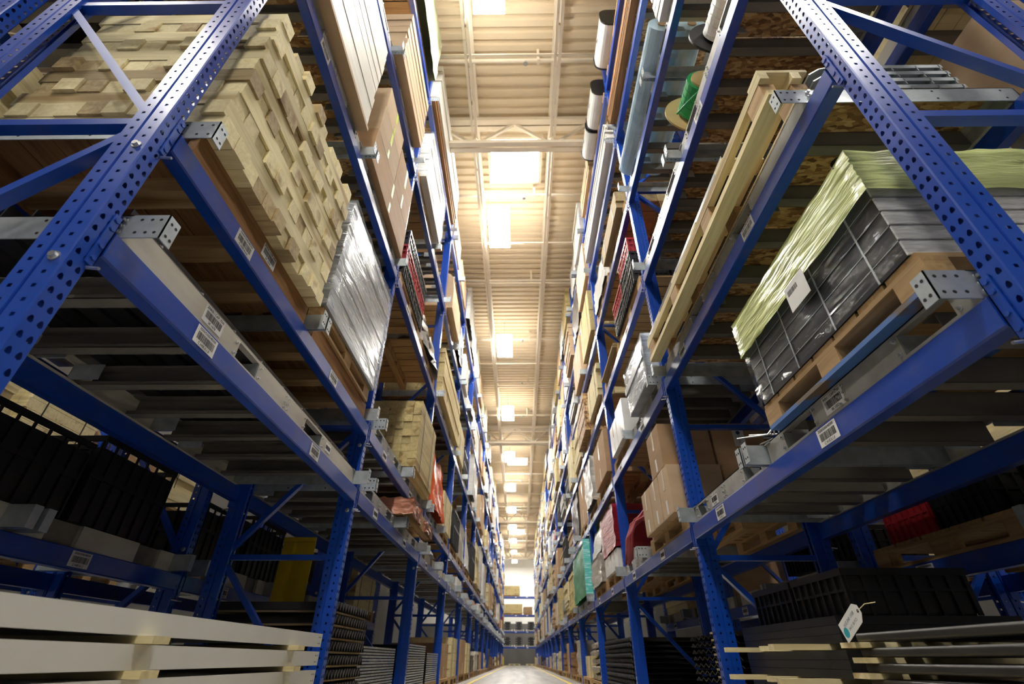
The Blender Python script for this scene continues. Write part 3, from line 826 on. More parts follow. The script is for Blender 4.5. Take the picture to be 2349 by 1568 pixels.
# bay one, right, second level: long pallet, black bars, steel hoops
o = steel_skid(2.53, [(0.65, 0.9), (1.5, 1.75)], 7, 'osb', body=GREYD, label='long grey steel skid with board deck, second level, first bay, right rack'); put(o, 'R', 0.004, 1.21, 2.542, 2.53)
def long_pallet():
    t = thing('long_pallet', 'long pale timber pallet overhanging the second beam of the right rack', 'pallet', 'wooden pallets under the goods')
    l = 2.46; w = 0.25
    for x in (0, 0.16):
        MB().box(x, x + 0.09, 0, l, 0, 0.038).build('bottom_board', PINE['y'], t)
        MB().box(x, x + 0.045, 0, l, 0.145, 0.20).build('top_rail', PINE['y'], t)
        for y in (0.03, 0.80, 1.55, 2.28): MB().box(x + 0.002, x + 0.078, y, y + 0.14, 0.0385, 0.1445).build('block', PALL['y'], t)
    for y in (0.0, 0.5, 1.0, 1.5, 2.0, 2.34): MB().box(0, w, y, y + 0.11, 0.2005, 0.222).build('cross_board', PINE['x'], t)
    return t
o = long_pallet(); put(o, 'R', -0.13, 1.24, 2.674, 2.46)
for i in range(5):
    b = MB().box(0, 0.045, 0, 1.9, 0, 0.03).build('black_bar', BLACKST)
    tag(b, 'long flat black steel bar on the pale pallet, %s from the aisle' % ORD[i + 1], 'steel bar', 'flat black bars on the long pallet')
    put(b, 'R', -0.12 + i * 0.052, 1.75, 2.897, 1.9)
for i in range(4):
    mb = MB(); pts = [(0, 0), (0.07, 0.055), (0.17, 0.085), (0.72, 0.085), (0.72, 0.08), (0.172, 0.08), (0.074, 0.05), (0.006, -0.004)]
    mb.prism(pts, 'y', 0, 0.16)
    mb.box(0.18, 0.72, 0.0, 0.003, 0.055, 0.079)
    for x in (0.45, 0.58, 0.70): mb.box(x, x + 0.006, 0.0, 0.16, 0.03, 0.079)
    b = mb.build('steel_tray', GALV); b.data.transform(Matrix.Translation((0, 0, 0.004))); tag(b, 'bent galvanised steel tray on the second level beside the long pallet, %s from the bottom' % ORD[i + 1], 'steel tray', 'stacked bent steel trays')
    put(b, 'R', 0.135 + 0.012 * i, 1.25 + 0.012 * i, 2.677 + 0.087 * i, 0.16)

for i, d in enumerate((0.72, 0.50)):
    b = MB().box(0, 0.10, 0, 0.9, 0, 0.09).build('timber_block', PINE['y']); tag(b, 'short pale timber behind the bent trays, %s from the aisle' % ORD[2 - i], 'timber', 'short timbers on the board deck')
    put(b, 'R', d, 1.52, 2.674, 0.9)
# other skids of the first two bays and on
def mk_skid_protos():
    P = {}
    P['steel'] = steel_skid(1.30, [(0.16, 0.38), (0.90, 1.12)], 4, None, body=GREYD)
    P['osb'] = steel_skid(1.30, [(0.16, 0.38), (0.90, 1.12)], 4, 'osb', body=GREYD)
    P['steel2'] = steel_skid(2.62, [(0.75, 1.0), (1.6, 1.85)], 7, 'osb', body=GREYD)
    P['pal'] = pallet(1.2, 0.95, 0.14)
    # far ones: one mesh each
    mb = MB(); l = 1.3; w = D - 0.02
    mb.box(0.004, 0.05, 0.012, 0.2, 0, 0.115).box(0.004, 0.05, 0.42, 0.9, 0, 0.115).box(0.004, 0.05, 1.12, l - 0.012, 0, 0.115).box(0.03, 0.05, 0.2, 1.1, 0.0, 0.115, 1)
    for y in (0, l - 0.05): mb.box(-0.13, w, y, y + 0.05, 0.004, 0.111, 2)
    for i in range(4): mb.box(0.055, w, 0.14 + i * 0.28, 0.26 + i * 0.28, 0.03, 0.11, 1)
    P['far'] = tag(mb.build('steel_skid', [GREY, CHAN_SHADE, GALV]), 'x', 'steel skid', 'grey steel skids on the beams')
    P['farpal'] = pallet(1.2, 0.95, 0.14, simple=True, nb=5)
    return P
PROTO = mk_skid_protos(); PUSED = {k: False for k in PROTO}
def use(k, label, s, d, y, z, l, group=None):
    if PUSED[k]: o = copy_tree(PROTO[k])
    else: o = PROTO[k]; PUSED[k] = True
    relabel(o, label, group); put(o, s, d, y, z, l)
    return o

# ------------------------------------------------------------------ kinds of goods (local: x into the rack, y along it)
def carton(l, w, h, mat=CARD, tape=TAPE, label='x', group='cardboard cartons'):
    t = thing('cardboard_carton', label, 'carton', group)
    MB().box(0, w, 0, l, 0, h).build('box', mat, t, bevel=0.004)
    tp = MB()
    tp.box(-0.001, w + 0.001, l / 2 - 0.025, l / 2 + 0.025, h, h + 0.001)
    tp.box(-0.0015, -0.0002, l / 2 - 0.025, l / 2 + 0.025, h * 0.55, h); tp.box(w + 0.0002, w + 0.0015, l / 2 - 0.025, l / 2 + 0.025, h * 0.6, h)
    tp.build('packing_tape', tape, t)
    MB().box(-0.0015, -0.0002, l / 2 - 0.022, l / 2 + 0.022, 0.02, h * 0.33).build('label', PAPER if tape is not YTAPE else YTAPE, t)
    return t

def straps(t, l, w, h, ys, mat=BLACKP):
    for y in ys:
        MB().box(-0.003, w + 0.003, y, y + 0.018, h + 0.0005, h + 0.003).box(-0.004, -0.001, y, y + 0.018, 0, h).box(w + 0.001, w + 0.004, y, y + 0.018, 0, h).build('strap', mat, t)

def sheets(l, w, h, n, mat, label='x', name='board_stack', cat='board stack', group='strapped stacks of boards', jit=0.012, strap=True, seed=1):
    t = thing(name, label, cat, group); r = random.Random(seed); mb = MB(); p = h / n
    for i in range(n):
        a, b = r.uniform(-jit, jit), r.uniform(-jit, jit)
        mb.box(a, w + a, b, l + b, i * p, (i + 1) * p - 0.003)
    mb.build('boards', mat, t)
    if strap: straps(t, l, w, h, (l * 0.22, l * 0.75))
    return t

def beams_bundle(l, w, h, nx, nz, mats, label='x', name='lumber_bundle', seed=1, parts=False, group='strapped bundles of timber', jit=0.012, ends=None):
    t = thing(name, label, 'timber bundle', group); r = random.Random(seed); px, pz = w / nx, h / nz
    if parts:
        o0 = None
        for i in range(nx):
            for k in range(nz):
                if o0 is None: o0 = MB().box(0.001, px - 0.0015, 0, l, 0, pz - 0.0025).build('post', mats, t); o = o0
                else: o = o0.copy(); COL.objects.link(o)
                o.location = (i * px + r.uniform(-.001, .001), r.uniform(-jit, jit), k * pz)
    else:
        mb = MB()
        for i in range(nx):
            for k in range(nz):
                a = r.uniform(-jit, jit); mb.box(i * px, i * px + px - 0.004, a, l + a, k * pz, k * pz + pz - 0.004)
        mb.build('timbers', mats, t)
    straps(t, l, w, h, (l * 0.2, l * 0.78))
    return t

def wrapped(l, w, h, mat, label='x', seed=1, j=0.014, name='wrapped_load', group='film wrapped loads', taper=0.0):
    mb = MB().shell(0, w, 0, l, 0, h, j, 9, seed)
    r = random.Random(seed)
    if taper:
        mb.v = [(w / 2 + (x - w / 2) * (1 - taper * z / h), l / 2 + (y - l / 2) * (1 - taper * z / h), z * (1 + 0.06 * math.sin(7 * y + 3 * x))) for x, y, z in mb.v]
    return tag(mb.build(name, mat, None, True), label, 'wrapped load', group)

def crate(l, w, h, mat, label='x', rim=None, group='open plastic crates', sol=0.86):
    t = thing('plastic_crate', label, 'crate', group)
    mb = MB(); th = 0.006
    mb.box(0.02, w - 0.02, 0.02, l - 0.02, 0, 0.008)
    for a, b, c, d in ((0.012, 0.012 + th, 0.012, l - 0.012), (w - 0.018, w - 0.012, 0.012, l - 0.012)): mb.box(a, b, c, d, 0.008, h * sol)
    for c, d in ((0.012, 0.018), (l - 0.018, l - 0.012)): mb.box(0.018, w - 0.018, c, d, 0.008, h * sol)
    n = 7
    for i in range(n + 1):
        y = 0.004 + (l - 0.02) * i / n
        mb.box(0, 0.011, y, y + 0.012, 0, h - 0.032); mb.box(w - 0.011, w, y, y + 0.012, 0, h - 0.032)
    for i in range(n + 1):
        x = 0.012 + (w - 0.036) * i / n
        mb.box(x, x + 0.012, 0, 0.011, 0, h - 0.032); mb.box(x, x + 0.012, l - 0.011, l, 0, h - 0.032)
    mb.box(0.001, w - 0.001, 0.001, 0.011, h * 0.5, h * 0.56).box(0.001, w - 0.001, l - 0.011, l - 0.001, h * 0.5, h * 0.56)
    mb.box(0.001, 0.011, 0.011, l - 0.011, h * 0.5, h * 0.56).box(w - 0.011, w - 0.001, 0.011, l - 0.011, h * 0.5, h * 0.56)
    mb.build('basket', mat, t)
    rm = MB()
    rm.box(-0.003, w + 0.003, -0.003, 0.014, h - 0.032, h).box(-0.003, w + 0.003, l - 0.014, l + 0.003, h - 0.032, h)
    rm.box(-0.003, 0.014, 0.014, l - 0.014, h - 0.032, h).box(w - 0.014, w + 0.003, 0.014, l - 0.014, h - 0.032, h)
    rm.build('rim', rim or mat, t)
    return t

def drum(h, r, label='x'):
    t = thing('blue_drum', label, 'drum', 'blue drums')
    mb = MB(); mb.cyl((r, r, 0), (r, r, h), r * 0.96, 20)
    mb.build('barrel', DRUM, t, False)
    for z in (0.02, h * 0.35, h * 0.66, h - 0.03): MB().cyl((r, r, z), (r, r, z + 0.02), r, 20).build('hoop', DRUM, t)
    return t

def rounded(l, w, h, r):
    pts = []
    for cx, cz, a0 in ((w - r, h - r, 0), (r, h - r, 90), (r, r, 180), (w - r, r, 270)):
        for k in range(6):
            a = math.radians(a0 + 18 * k); pts.append((cx + r * math.cos(a), cz + r * math.sin(a)))
    return pts
def tub(l, w, h, label='x'):
    t = thing('white_tub', label, 'tub', 'white rounded tubs with black edges')
    MB().prism(rounded(l, w, h, 0.12), 'y', 0.02, l - 0.02).build('body', WHITEP, t, False, 0.01)
    for y in (0.0, l - 0.02): MB().prism(rounded(l, w + 0.02, h + 0.02, 0.13), 'y', y, y + 0.02).build('black_edge', BLACKP, t).location = (-0.01, 0, 0)
    MB().cyl((-0.02, l / 2, h / 2), (0.0, l / 2, h / 2), 0.03, 12).build('cap', CHROME, t)
    return t

def sack(label='x', mat=SACK):
    mb = MB().shell(0, 0.9, 0, 0.5, 0, 0.13, 0.008, 8, 5)
    mb.v = [(x, y, z * (1 - 0.5 * max(abs(x / 0.45 - 1) ** 4, abs(y / 0.25 - 1) ** 4)) + 0.016) for x, y, z in mb.v]
    return tag(mb.build('filled_sack', mat, None, True), label, 'sack', 'filled sacks')

# ---- left rack, hand placed loads
MAN = set()
def man(s, k, li, *hs):
    for h in hs: MAN.add((s, k, li, h))
def base(kind, s, k, li, half, y=None, extra=0.0):
    """a skid or a pallet on a beam; returns height of its top"""
    y0 = Y0 + PITCH * k + (0.10 if half == 0 else 1.43)
    z = (LEV[s][li] if li >= 0 else 0) + 0.002
    n = {'steel': 'grey steel skid', 'osb': 'grey steel skid with board deck', 'steel2': 'long grey steel skid with board deck', 'pal': 'wooden pallet', 'far': 'grey steel skid', 'farpal': 'wooden pallet'}[kind]
    L = {'steel2': 2.62, 'pal': 1.2, 'farpal': 1.2}.get(kind, 1.30)
    if kind in ('pal', 'farpal'): y0 += 0.05
    use(kind, n + ', ' + where(s, k, li, half), s, 0.0 if kind[:3] != 'far' else 0.0, y if y is not None else y0, z, L)
    return z + {'pal': 0.1405, 'farpal': 0.1405, 'osb': 0.1305, 'steel2': 0.1305}.get(kind, 0.1155)

o = None
z = base('osb', 'L', 0, 2, 0)
o = sheets(1.12, 0.95, 1.25, 9, PALEPNL, 'tall pack of pale boards on the third level above the timber stack', seed=4, jit=0.006, strap=False)
MB().box(-0.02, 0.97, -0.01, 1.13, -0.035, -0.001).build('base_board', CARDP, o)
put(o, 'L', -0.06, 1.12, z + 0.036, 1.12)
z = base('osb', 'L', 0, 2, 1)
for i, (y, l, h, zz) in enumerate(((2.48, 1.25, 0.42, 0), (2.5, 0.60, 0.40, 0.421), (3.11, 0.60, 0.62, 0.421), (2.52, 0.58, 0.36, 0.822))):
    for dd in (0, 1):
        o = carton(l, 0.47, h, CARDP if i % 2 else CARD, YTAPE, 'cardboard carton with yellow tape, third level, first bay, %s, %s row' % (('long bottom box', 'low near box', 'tall far box', 'top near box')[i], ('aisle side', 'rear')[dd]), 'cartons with yellow tape')
        put(o, 'L', -0.05 + dd * 0.48, y, z + zz, l)
z = base('steel', 'L', 0, 3, 0)
z = base('osb', 'L', 0, 3, 1)
o = sheets(1.12, 0.9, 0.95, 7, CARDP, 'stack of flat tan cardboard panels, fourth level, first bay, left rack', 'cardboard_panel_stack', 'panel stack', 'stacks of cardboard panels', 0.02, False, 8)
put(o, 'L', -0.08, 2.48, z, 1.12)
z = base('steel', 'L', 0, 4, 0)
PALEGR = surf('pale green film', (0.66, 0.72, 0.50), 0.35, c2=(0.55, 0.62, 0.38), scale=(3, 3, 30), bump=0.3)
z = base('pal', 'L', 0, 4, 1)
o = wrapped(1.2, 0.95, 1.05, PALEGR, 'pale green wrapped pack on the top level, first bay, left rack', 9); put(o, 'L', -0.10, 2.46, z, 1.2)
man('L', 0, 0, 0, 1); man('L', 0, 1, 0, 1); man('L', 0, 2, 0, 1); man('L', 0, 3, 0, 1); man('L', 0, 4, 0, 1)

z = base('steel', 'L', 1, 0, 0); z = base('steel', 'L', 1, 0, 1)
t = thing('wrapped_wooden_frame', 'small wooden frame wrapped in torn salmon film lying on the first level skid', 'wrapped frame', 'film wrapped loads')
for a in ((0, 0.08, 0, 1.25), (0.6, 0.68, 0, 1.25)): MB().box(a[0], a[1], a[2], a[3], 0, 0.15).build('rail', PALL['y'], t)
for yy in (0.02, 0.6, 1.15): MB().box(0.081, 0.599, yy, yy + 0.08, 0.02, 0.13).build('rung', PALL['x'], t)
MB().shell(-0.02, 0.36, 0.75, 1.27, -0.0, 0.175, 0.012, 10, 6).build('torn_film', WRAPS, t, True)
MB().shell(-0.025, 0.10, -0.02, 0.45, 0.0, 0.12, 0.012, 10, 7).build('torn_film', WRAPS, t, True)
put(t, 'L', -0.17, 5.12, z + 0.002, 1.25)
z = base('steel', 'L', 1, 1, 0)
z = base('steel', 'L', 1, 1, 1)
o = sheets(1.12, 0.9, 0.09, 1, TREATED['y'], 'thick yellow plank layer under the square post bundle', 'plank_layer', 'planks', None, 0, False); put(o, 'L', -0.07, 5.45, z, 1.12)
o = beams_bundle(1.14, 0.94, 0.86, 9, 9, TREATED['y'], 'strapped bundle of square yellow posts with end faces towards the camera', 'post_bundle', 5, True); put(o, 'L', -0.09, 5.44, z + 0.092, 1.14)
z = base('pal', 'L', 1, 2, 0)
for a in range(2):
    for b in range(2):
        for c in range(3):
            o = crate(0.56, 0.42, 0.235, REDP if c == 1 else BLACKP, '%s plastic crate, %s of its stack, %s pile, %s row, third level, left rack' % ('red' if c == 1 else 'black', ('bottom', 'middle', 'top')[c], ('near', 'far')[a], ('aisle', 'rear')[b]))
            put(o, 'L', -0.02 + b * 0.45, 3.99 + a * 0.585, z + c * 0.2355, 0.56)
z = base('pal', 'L', 1, 2, 1)
o = wrapped(1.15, 0.95, 0.52, WRAPG, 'crumpled greyish wrapped load beside the black and red crates', 12, 0.05, taper=0.25); put(o, 'L', -0.05, 5.28, z, 1.15)
z = base('pal', 'L', 1, 3, 0)
o = panel_pack(1.25, 0.95, 8, 0.12, 'white wrapped panel pack, fourth level, second bay, left rack', PALEPNL, FILM, 15); put(o, 'L', -0.10, 4.0, z, 1.25)
z = base('steel', 'L', 1, 3, 1)
z = base('steel2', 'L', 1, 4, 0)
o = sheets(2.5, 0.95, 0.14, 2, BROWN['y'], 'brown boards beneath the long white pack, top level of left rack', jit=0.01, strap=False, seed=2); put(o, 'L', -0.06, 3.96, z, 2.5)
o = sheets(2.46, 0.95, 0.95, 6, PALEPNL, 'long pack of white boards on brown boards, top level, second bay, left rack', jit=0.012, seed=3, strap=False); put(o, 'L', -0.09, 3.98, z + 0.142, 2.46)
for li in range(5): man('L', 1, li, 0, 1)
z = base('steel', 'L', 2, 1, 0)
o = wrapped(1.15, 0.95, 0.80, WRAPO, 'bright orange film wrapped load beside the post bundle', 21, 0.02, taper=0.16); put(o, 'L', -0.10, 6.76, z, 1.15)
z = base('steel2', 'L', 2, 2, 0)
o = sheets(2.35, 0.95, 0.85, 9, TREATED['y'], 'stack of yellow green boards, third level, third bay, left rack', seed=7); put(o, 'L', -0.07, 6.8, z, 2.35)
z = base('pal', 'L', 2, 3, 0)
mb = MB(); pts = [(0.0, 0.0), (0.95, 0.0), (0.95, 0.6)] + [(0.95 - 0.95 * math.sin(a * PI / 16), 0.6 + 0.28 * math.sin(a * PI / 8)) for a in range(1, 8)] + [(0.0, 0.45)]
tag(mb.prism(pts, 'y', 0, 1.15).build('bowed_cardboard_load', CARDP), 'load under a bowed tan cardboard sheet, fourth level, third bay', 'cardboard load'); put(bpy.data.objects['bowed_cardboard_load'], 'L', -0.1, 6.85, z, 1.15)
man('L', 2, 1, 0); man('L', 2, 2, 0, 1); man('L', 2, 3, 0)

# ---- right rack, hand placed loads
z = base('osb', 'R', 0, 2, 0); z = base('osb', 'R', 0, 2, 1)
FARSIDE = lambda y: y > 0.01
def reel(r, w, discm, woundm, label, hub=0.06):
    t = thing('cable_reel', label, 'reel', 'reels on the third beam')
    for y in (0, w - 0.015):
        mb = MB(); n = 40
        mb.cyl((0, y, r), (0, y + 0.015, r), r if FARSIDE(y) else r * 0.5, n); mb.build('flange', discm, t)
        MB().cyl((0, y - 0.002, r), (0, y + 0.017, r), 0.018, 12).build('hub_hole', HOLE, t)
    mb = MB()
    for i in range(int((w - 0.03) / 0.028)): mb.cyl((0, 0.016 + i * 0.028, r), (0, 0.016 + i * 0.028 + 0.026, r), r * 0.62 * (1 - 0.02 * (i % 2)), 24)
    mb.build('winding', woundm, t)
    return t
t = reel(0.26, 0.30, YDISC, GREENC, 'plywood reel wound with bright green hose'); put(t, 'R', 0.16, 1.95, z + 0.001, 0.3)
mb = MB().tube([(0.05, -0.02, 0.2), (-0.05, -0.05, 0.12), (-0.13, -0.02, 0.04), (-0.20, 0.05, 0.012), (-0.24, 0.16, 0.05)], 0.008); mb.build('loose_end', GREENC, t)
t = reel(0.24, 0.30, BLACKP, WHITEP, 'black rimmed reel wound with white cable'); put(t, 'R', 0.16, 1.36, z + 0.001, 0.3)
z = base('steel', 'R', 0, 3, 0); z = base('steel', 'R', 0, 3, 1)
o = sheets(0.85, 0.9, 0.5, 5, PALEPNL, 'short pack of pale boards, fourth level, first bay, right rack', seed=9); put(o, 'R', -0.06, 1.1, z, 0.85)
for i in range(2):
    t = thing('plastic_roll', 'pale blue plastic film roll, %s, fourth level of right rack' % ('at the aisle edge', 'behind the other roll')[i], 'roll', 'pale blue plastic rolls')
    MB().cyl((0.13, 0, 0.13), (0.13, 1.55, 0.13), 0.13, 24).build('film', BLUEROLL, t, False)
    MB().cyl((0.13, -0.01, 0.13), (0.13, 1.56, 0.13), 0.04, 14).build('core', CARD, t)
    put(t, 'R', -0.12 + 0.27 * i, 2.02, z, 1.55)
z = base('steel2', 'R', 0, 4, 0)
o = sheets(2.25, 0.95, 0.36, 10, BROWN['y'], 'stack of dark brown boards, fifth level, first bay, right rack', seed=11, strap=False); put(o, 'R', -0.08, 1.45, z, 2.25)
z = base('pal', 'R', 0, 5, 0); z = base('pal', 'R', 0, 5, 1)
o = sheets(1.15, 0.95, 0.45, 4, PALEPNL, 'white board pack, top level, first bay, right rack', seed=12); put(o, 'R', -0.08, 1.2, z, 1.15)
o = tub(0.62, 0.75, 0.42, 'white tub with black edges, nearest of three on the top level'); put(o, 'R', -0.16, 3.0, z, 0.62)
for li in range(6): man('R', 0, li, 0, 1)
z = base('pal', 'R', 1, 5, 0)
o = tub(0.62, 0.75, 0.42, 'white tub with black edges, middle of three on the top level'); put(o, 'R', -0.16, 3.98, z, 0.62)
o = tub(0.55, 0.75, 0.34, 'white tub with black edges, last of three on the top level'); put(o, 'R', -0.18, 4.62, z, 0.55)
z = base('pal', 'R', 1, 5, 1)
o = sheets(1.1, 0.9, 0.5, 6, CARDP, 'tan board stack, top level, second bay, right rack', seed=13); put(o, 'R', -0.05, 5.35, z, 1.1)
z = base('steel2', 'R', 1, 4, 0)
o = sheets(2.45, 0.95, 0.42, 12, PALEPNL, 'stack of thin white sheets, fifth level, second bay, right rack', seed=14, jit=0.02, strap=False); put(o, 'R', -0.08, 3.95, z, 2.45)
z = base('pal', 'R', 1, 3, 0); z = base('pal', 'R', 1, 3, 1)
o = beams_bundle(1.1, 0.9, 0.3, 5, 3, AGED['y'], 'small weathered timber bundle, fourth level, second bay, right rack', seed=15); put(o, 'R', -0.08, 4.05, z, 1.1)
o = wrapped(1.0, 0.9, 0.45, WRAPW, 'low white wrapped load, fourth level, second bay, right rack', 16); put(o, 'R', -0.03, 5.35, z, 1.0)
z = base('pal', 'R', 1, 2, 0); z = base('pal', 'R', 1, 2, 1)
for a in range(2):
    for b in range(2):
        for c in range(2 + (a == 0)):
            red = c == (2 if a == 0 else 1)
            o = crate(0.55, 0.42, 0.225, REDP if red else BLACKP, '%s plastic crate, %s, %s pile, %s row, third level, right rack' % ('red' if red else 'black', ('bottom', 'second', 'third')[c] + ' of its stack', ('near', 'far')[a], ('aisle', 'rear')[b]))
            put(o, 'R', -0.04 + b * 0.45, 4.03 + a * 0.57, z + c * 0.2255, 0.55)
t = sheets(1.0, 0.9, 0.06, 2, AGED['y'], 'two weathered boards on a pallet beside the crates, right rack', seed=17, strap=False); put(t, 'R', -0.06, 5.38, z, 1.0)
z = base('steel', 'R', 1, 1, 0); z = base('pal', 'R', 1, 1, 1)
FILMBL = film_mat('shiny crumpled foil', (0.75, 0.82, 0.88), 0.75, (8, 8, 30), 0.08)
t = panel_pack(0.85, 0.9, 6, 0.085, 'pack wrapped in shiny crumpled foil, second level, second bay, right rack', SILV, FILMBL, 25, jit=0.03); put(t, 'R', -0.08, 3.98, z - 0.02, 0.85)
for i in range(2):
    o = carton(0.44, 0.6, 0.46 - 0.06 * i, WHITEP, TAPE, 'white carton, %s of two on a pallet, second level, right rack' % ('near one', 'far one')[i], 'white cartons'); put(o, 'R', -0.06, 5.32 + 0.46 * i, z, 0.44)
# cartons on the first level
z = base('pal', 'R', 1, 0, 0)
for b in range(2):
    for i in range(3):
        o = carton(0.31, 0.46, 0.40, CARDP if b == 0 else CARD, TAPE, 'tan cardboard carton, bottom row, %s from the post, %s, first level' % (ORD[i + 1], ('aisle side', 'rear')[b]), 'tan cartons beside the post'); put(o, 'R', -0.07 + b * 0.48, 3.99 + i * 0.335, z, 0.31)
    for i in range(1 + b):
        o = carton(0.42, 0.46, 0.40, CARD, TAPE, 'tan cardboard carton on top of the row, %s, %s, first level' % (('near end', 'far end')[i], ('aisle side', 'rear')[b]), 'tan cartons beside the post'); put(o, 'R', -0.07 + b * 0.48, 4.05 + i * 0.45, z + 0.4025, 0.42)
        if b == 1 and i == 0:
            lb = sign(o, 0.1, 0.16, Matrix.Translation((0.24, -0.0005, 0.26)) @ Matrix(((1, 0, 0, 0), (0, 0, -1, 0), (0, 1, 0, 0), (0, 0, 0, 1))), (), 5, bars=None)
            MB().cyl((0, 0.05, 0.0012), (0, 0.05, 0.002), 0.018, 20).build('logo', BLUEINK, lb)
            lettering('DCUAN', 0.022, BLUEINK, lb, Matrix.Translation((0.0, -0.01, 0.002)) @ Matrix.Rotation(-PI / 2, 4, 'Z'))
z = base('steel', 'R', 1, 0, 1)
o = carton(0.5, 0.7, 0.42, CARDP, TAPE, 'open tan carton behind the red cloth, first level, right rack'); MB().obox((0.3, 0.08, 0.52), (0.3, 0, 0), (0, 0.04, 0.10), (0, 0.004, -0.002)).build('open_flap', CARDP, o); put(o, 'R', 0.24, 5.45, z, 0.5)
t = thing('red_cloth', 'bunch of dark red cloth strips hanging over the first beam', 'cloth'); 
for i in range(14):
    r0, r1, r2 = R.uniform(-0.05, 0.05), R.uniform(-0.03, 0.03), R.uniform(0.8, 1.15)
    yy = 0.04 + i * 0.024
    mb = MB().tube([(0.22, yy, 0.24 + r0), (0.08, yy + 0.02 + r1, 0.31 + r0), (-0.02, yy + 0.08, 0.24 + r1), (-0.055 + r1 * 0.3, yy + 0.19 + r0, 0.13), (-0.05, yy + 0.30 + r1, 0.01 + r0), (-0.06, yy + 0.36 * r2, -0.10 + r1)], 0.013, 7); mb.build('cloth_strip', REDCL, t, True)
put(t, 'R', -0.05, 5.22, z + 0.03, 0.8)
for li in range(6): man('R', 1, li, 0, 1)
z = base('pal', 'R', 2, 0, 0); z = base('pal', 'R', 2, 0, 1)
for i in range(2):
    o = carton(0.5, 0.9, 0.24, WHITEP, TAPE, 'white carton under the red wrapped load, %s' % ('near one', 'far one')[i], 'white cartons'); put(o, 'R', -0.04, 6.76 + i * 0.54, z, 0.5)
o = wrapped(1.1, 0.92, 0.56, WRAPR, 'red film wrapped load on white cartons, first level, right rack', 31, 0.01); put(o, 'R', -0.05, 6.74, z + 0.252, 1.1)
o = wrapped(1.12, 0.92, 0.42, WRAPG, 'greyish wrapped lower load, first level, third bay, right rack', 32); put(o, 'R', -0.05, 8.12, z, 1.12)
o = wrapped(1.0, 0.85, 0.42, WRAPW, 'white wrapped load stacked on the greyish one, first level, right rack', 33, taper=0.15); put(o, 'R', -0.02, 8.16, z + 0.46, 1.0)
z = base('steel2', 'R', 3, 0, 0)
t = thing('wrapped_board_pack', 'big green film wrapped board pack with a turquoise edge', 'wrapped load', 'film wrapped loads')
MB().shell(0, 0.95, 0.02, 2.3, 0, 0.9, 0.012, 14, 41).build('green_film', WRAPGR, t, True)
MB().box(-0.03, 0.10, -0.03, 0.005, 0.0, 0.93).build('edge_board', TEALP, t); put(t, 'R', -0.09, 9.66, z, 2.3)
z = base('pal', 'R', 4, 0, 0); z = base('pal', 'R', 4, 0, 1)
o = sheets(1.15, 0.95, 0.75, 9, TREATED['y'], 'yellow green board stack beyond the green pack, first level, right rack', seed=18); put(o, 'R', -0.06, 12.4, z, 1.15)
o = sheets(1.1, 0.95, 0.7, 8, PINE['y'], 'uneven pale plank stack, first level, fifth bay, right rack', seed=19, jit=0.05); put(o, 'R', -0.06, 13.75, z, 1.1)
z = base('pal', 'R', 2, 1, 0)
o = carton(1.1, 0.9, 0.66, CARD, TAPE, 'large tan carton, second level, third bay, right rack'); put(o, 'R', -0.06, 6.72, z, 1.1)
z = base('pal', 'R', 2, 1, 1)
o = wrapped(0.9, 0.9, 0.78, WRAPW, 'tall white wrapped load, second level, third bay, right rack', 34, 0.02); put(o, 'R', -0.07, 8.2, z, 0.9)
z = base('pal', 'R', 2, 2, 0)
o = beams_bundle(1.1, 0.9, 0.55, 7, 5, PINE['x'], 'rough pale timber pile, third level, third bay, right rack', seed=20, jit=0.06); put(o, 'R', -0.06, 6.72, z, 1.1)
z = base('pal', 'R', 2, 2, 1)
o = sheets(1.15, 0.95, 0.75, 6, OSB, 'stack of strand boards, third level, third bay, right rack', seed=21); put(o, 'R', -0.09, 8.15, z, 1.15)
man('R', 2, 0, 0, 1); man('R', 3, 0, 0, 1); man('R', 4, 0, 0, 1); man('R', 2, 1, 0, 1); man('R', 2, 2, 0, 1)

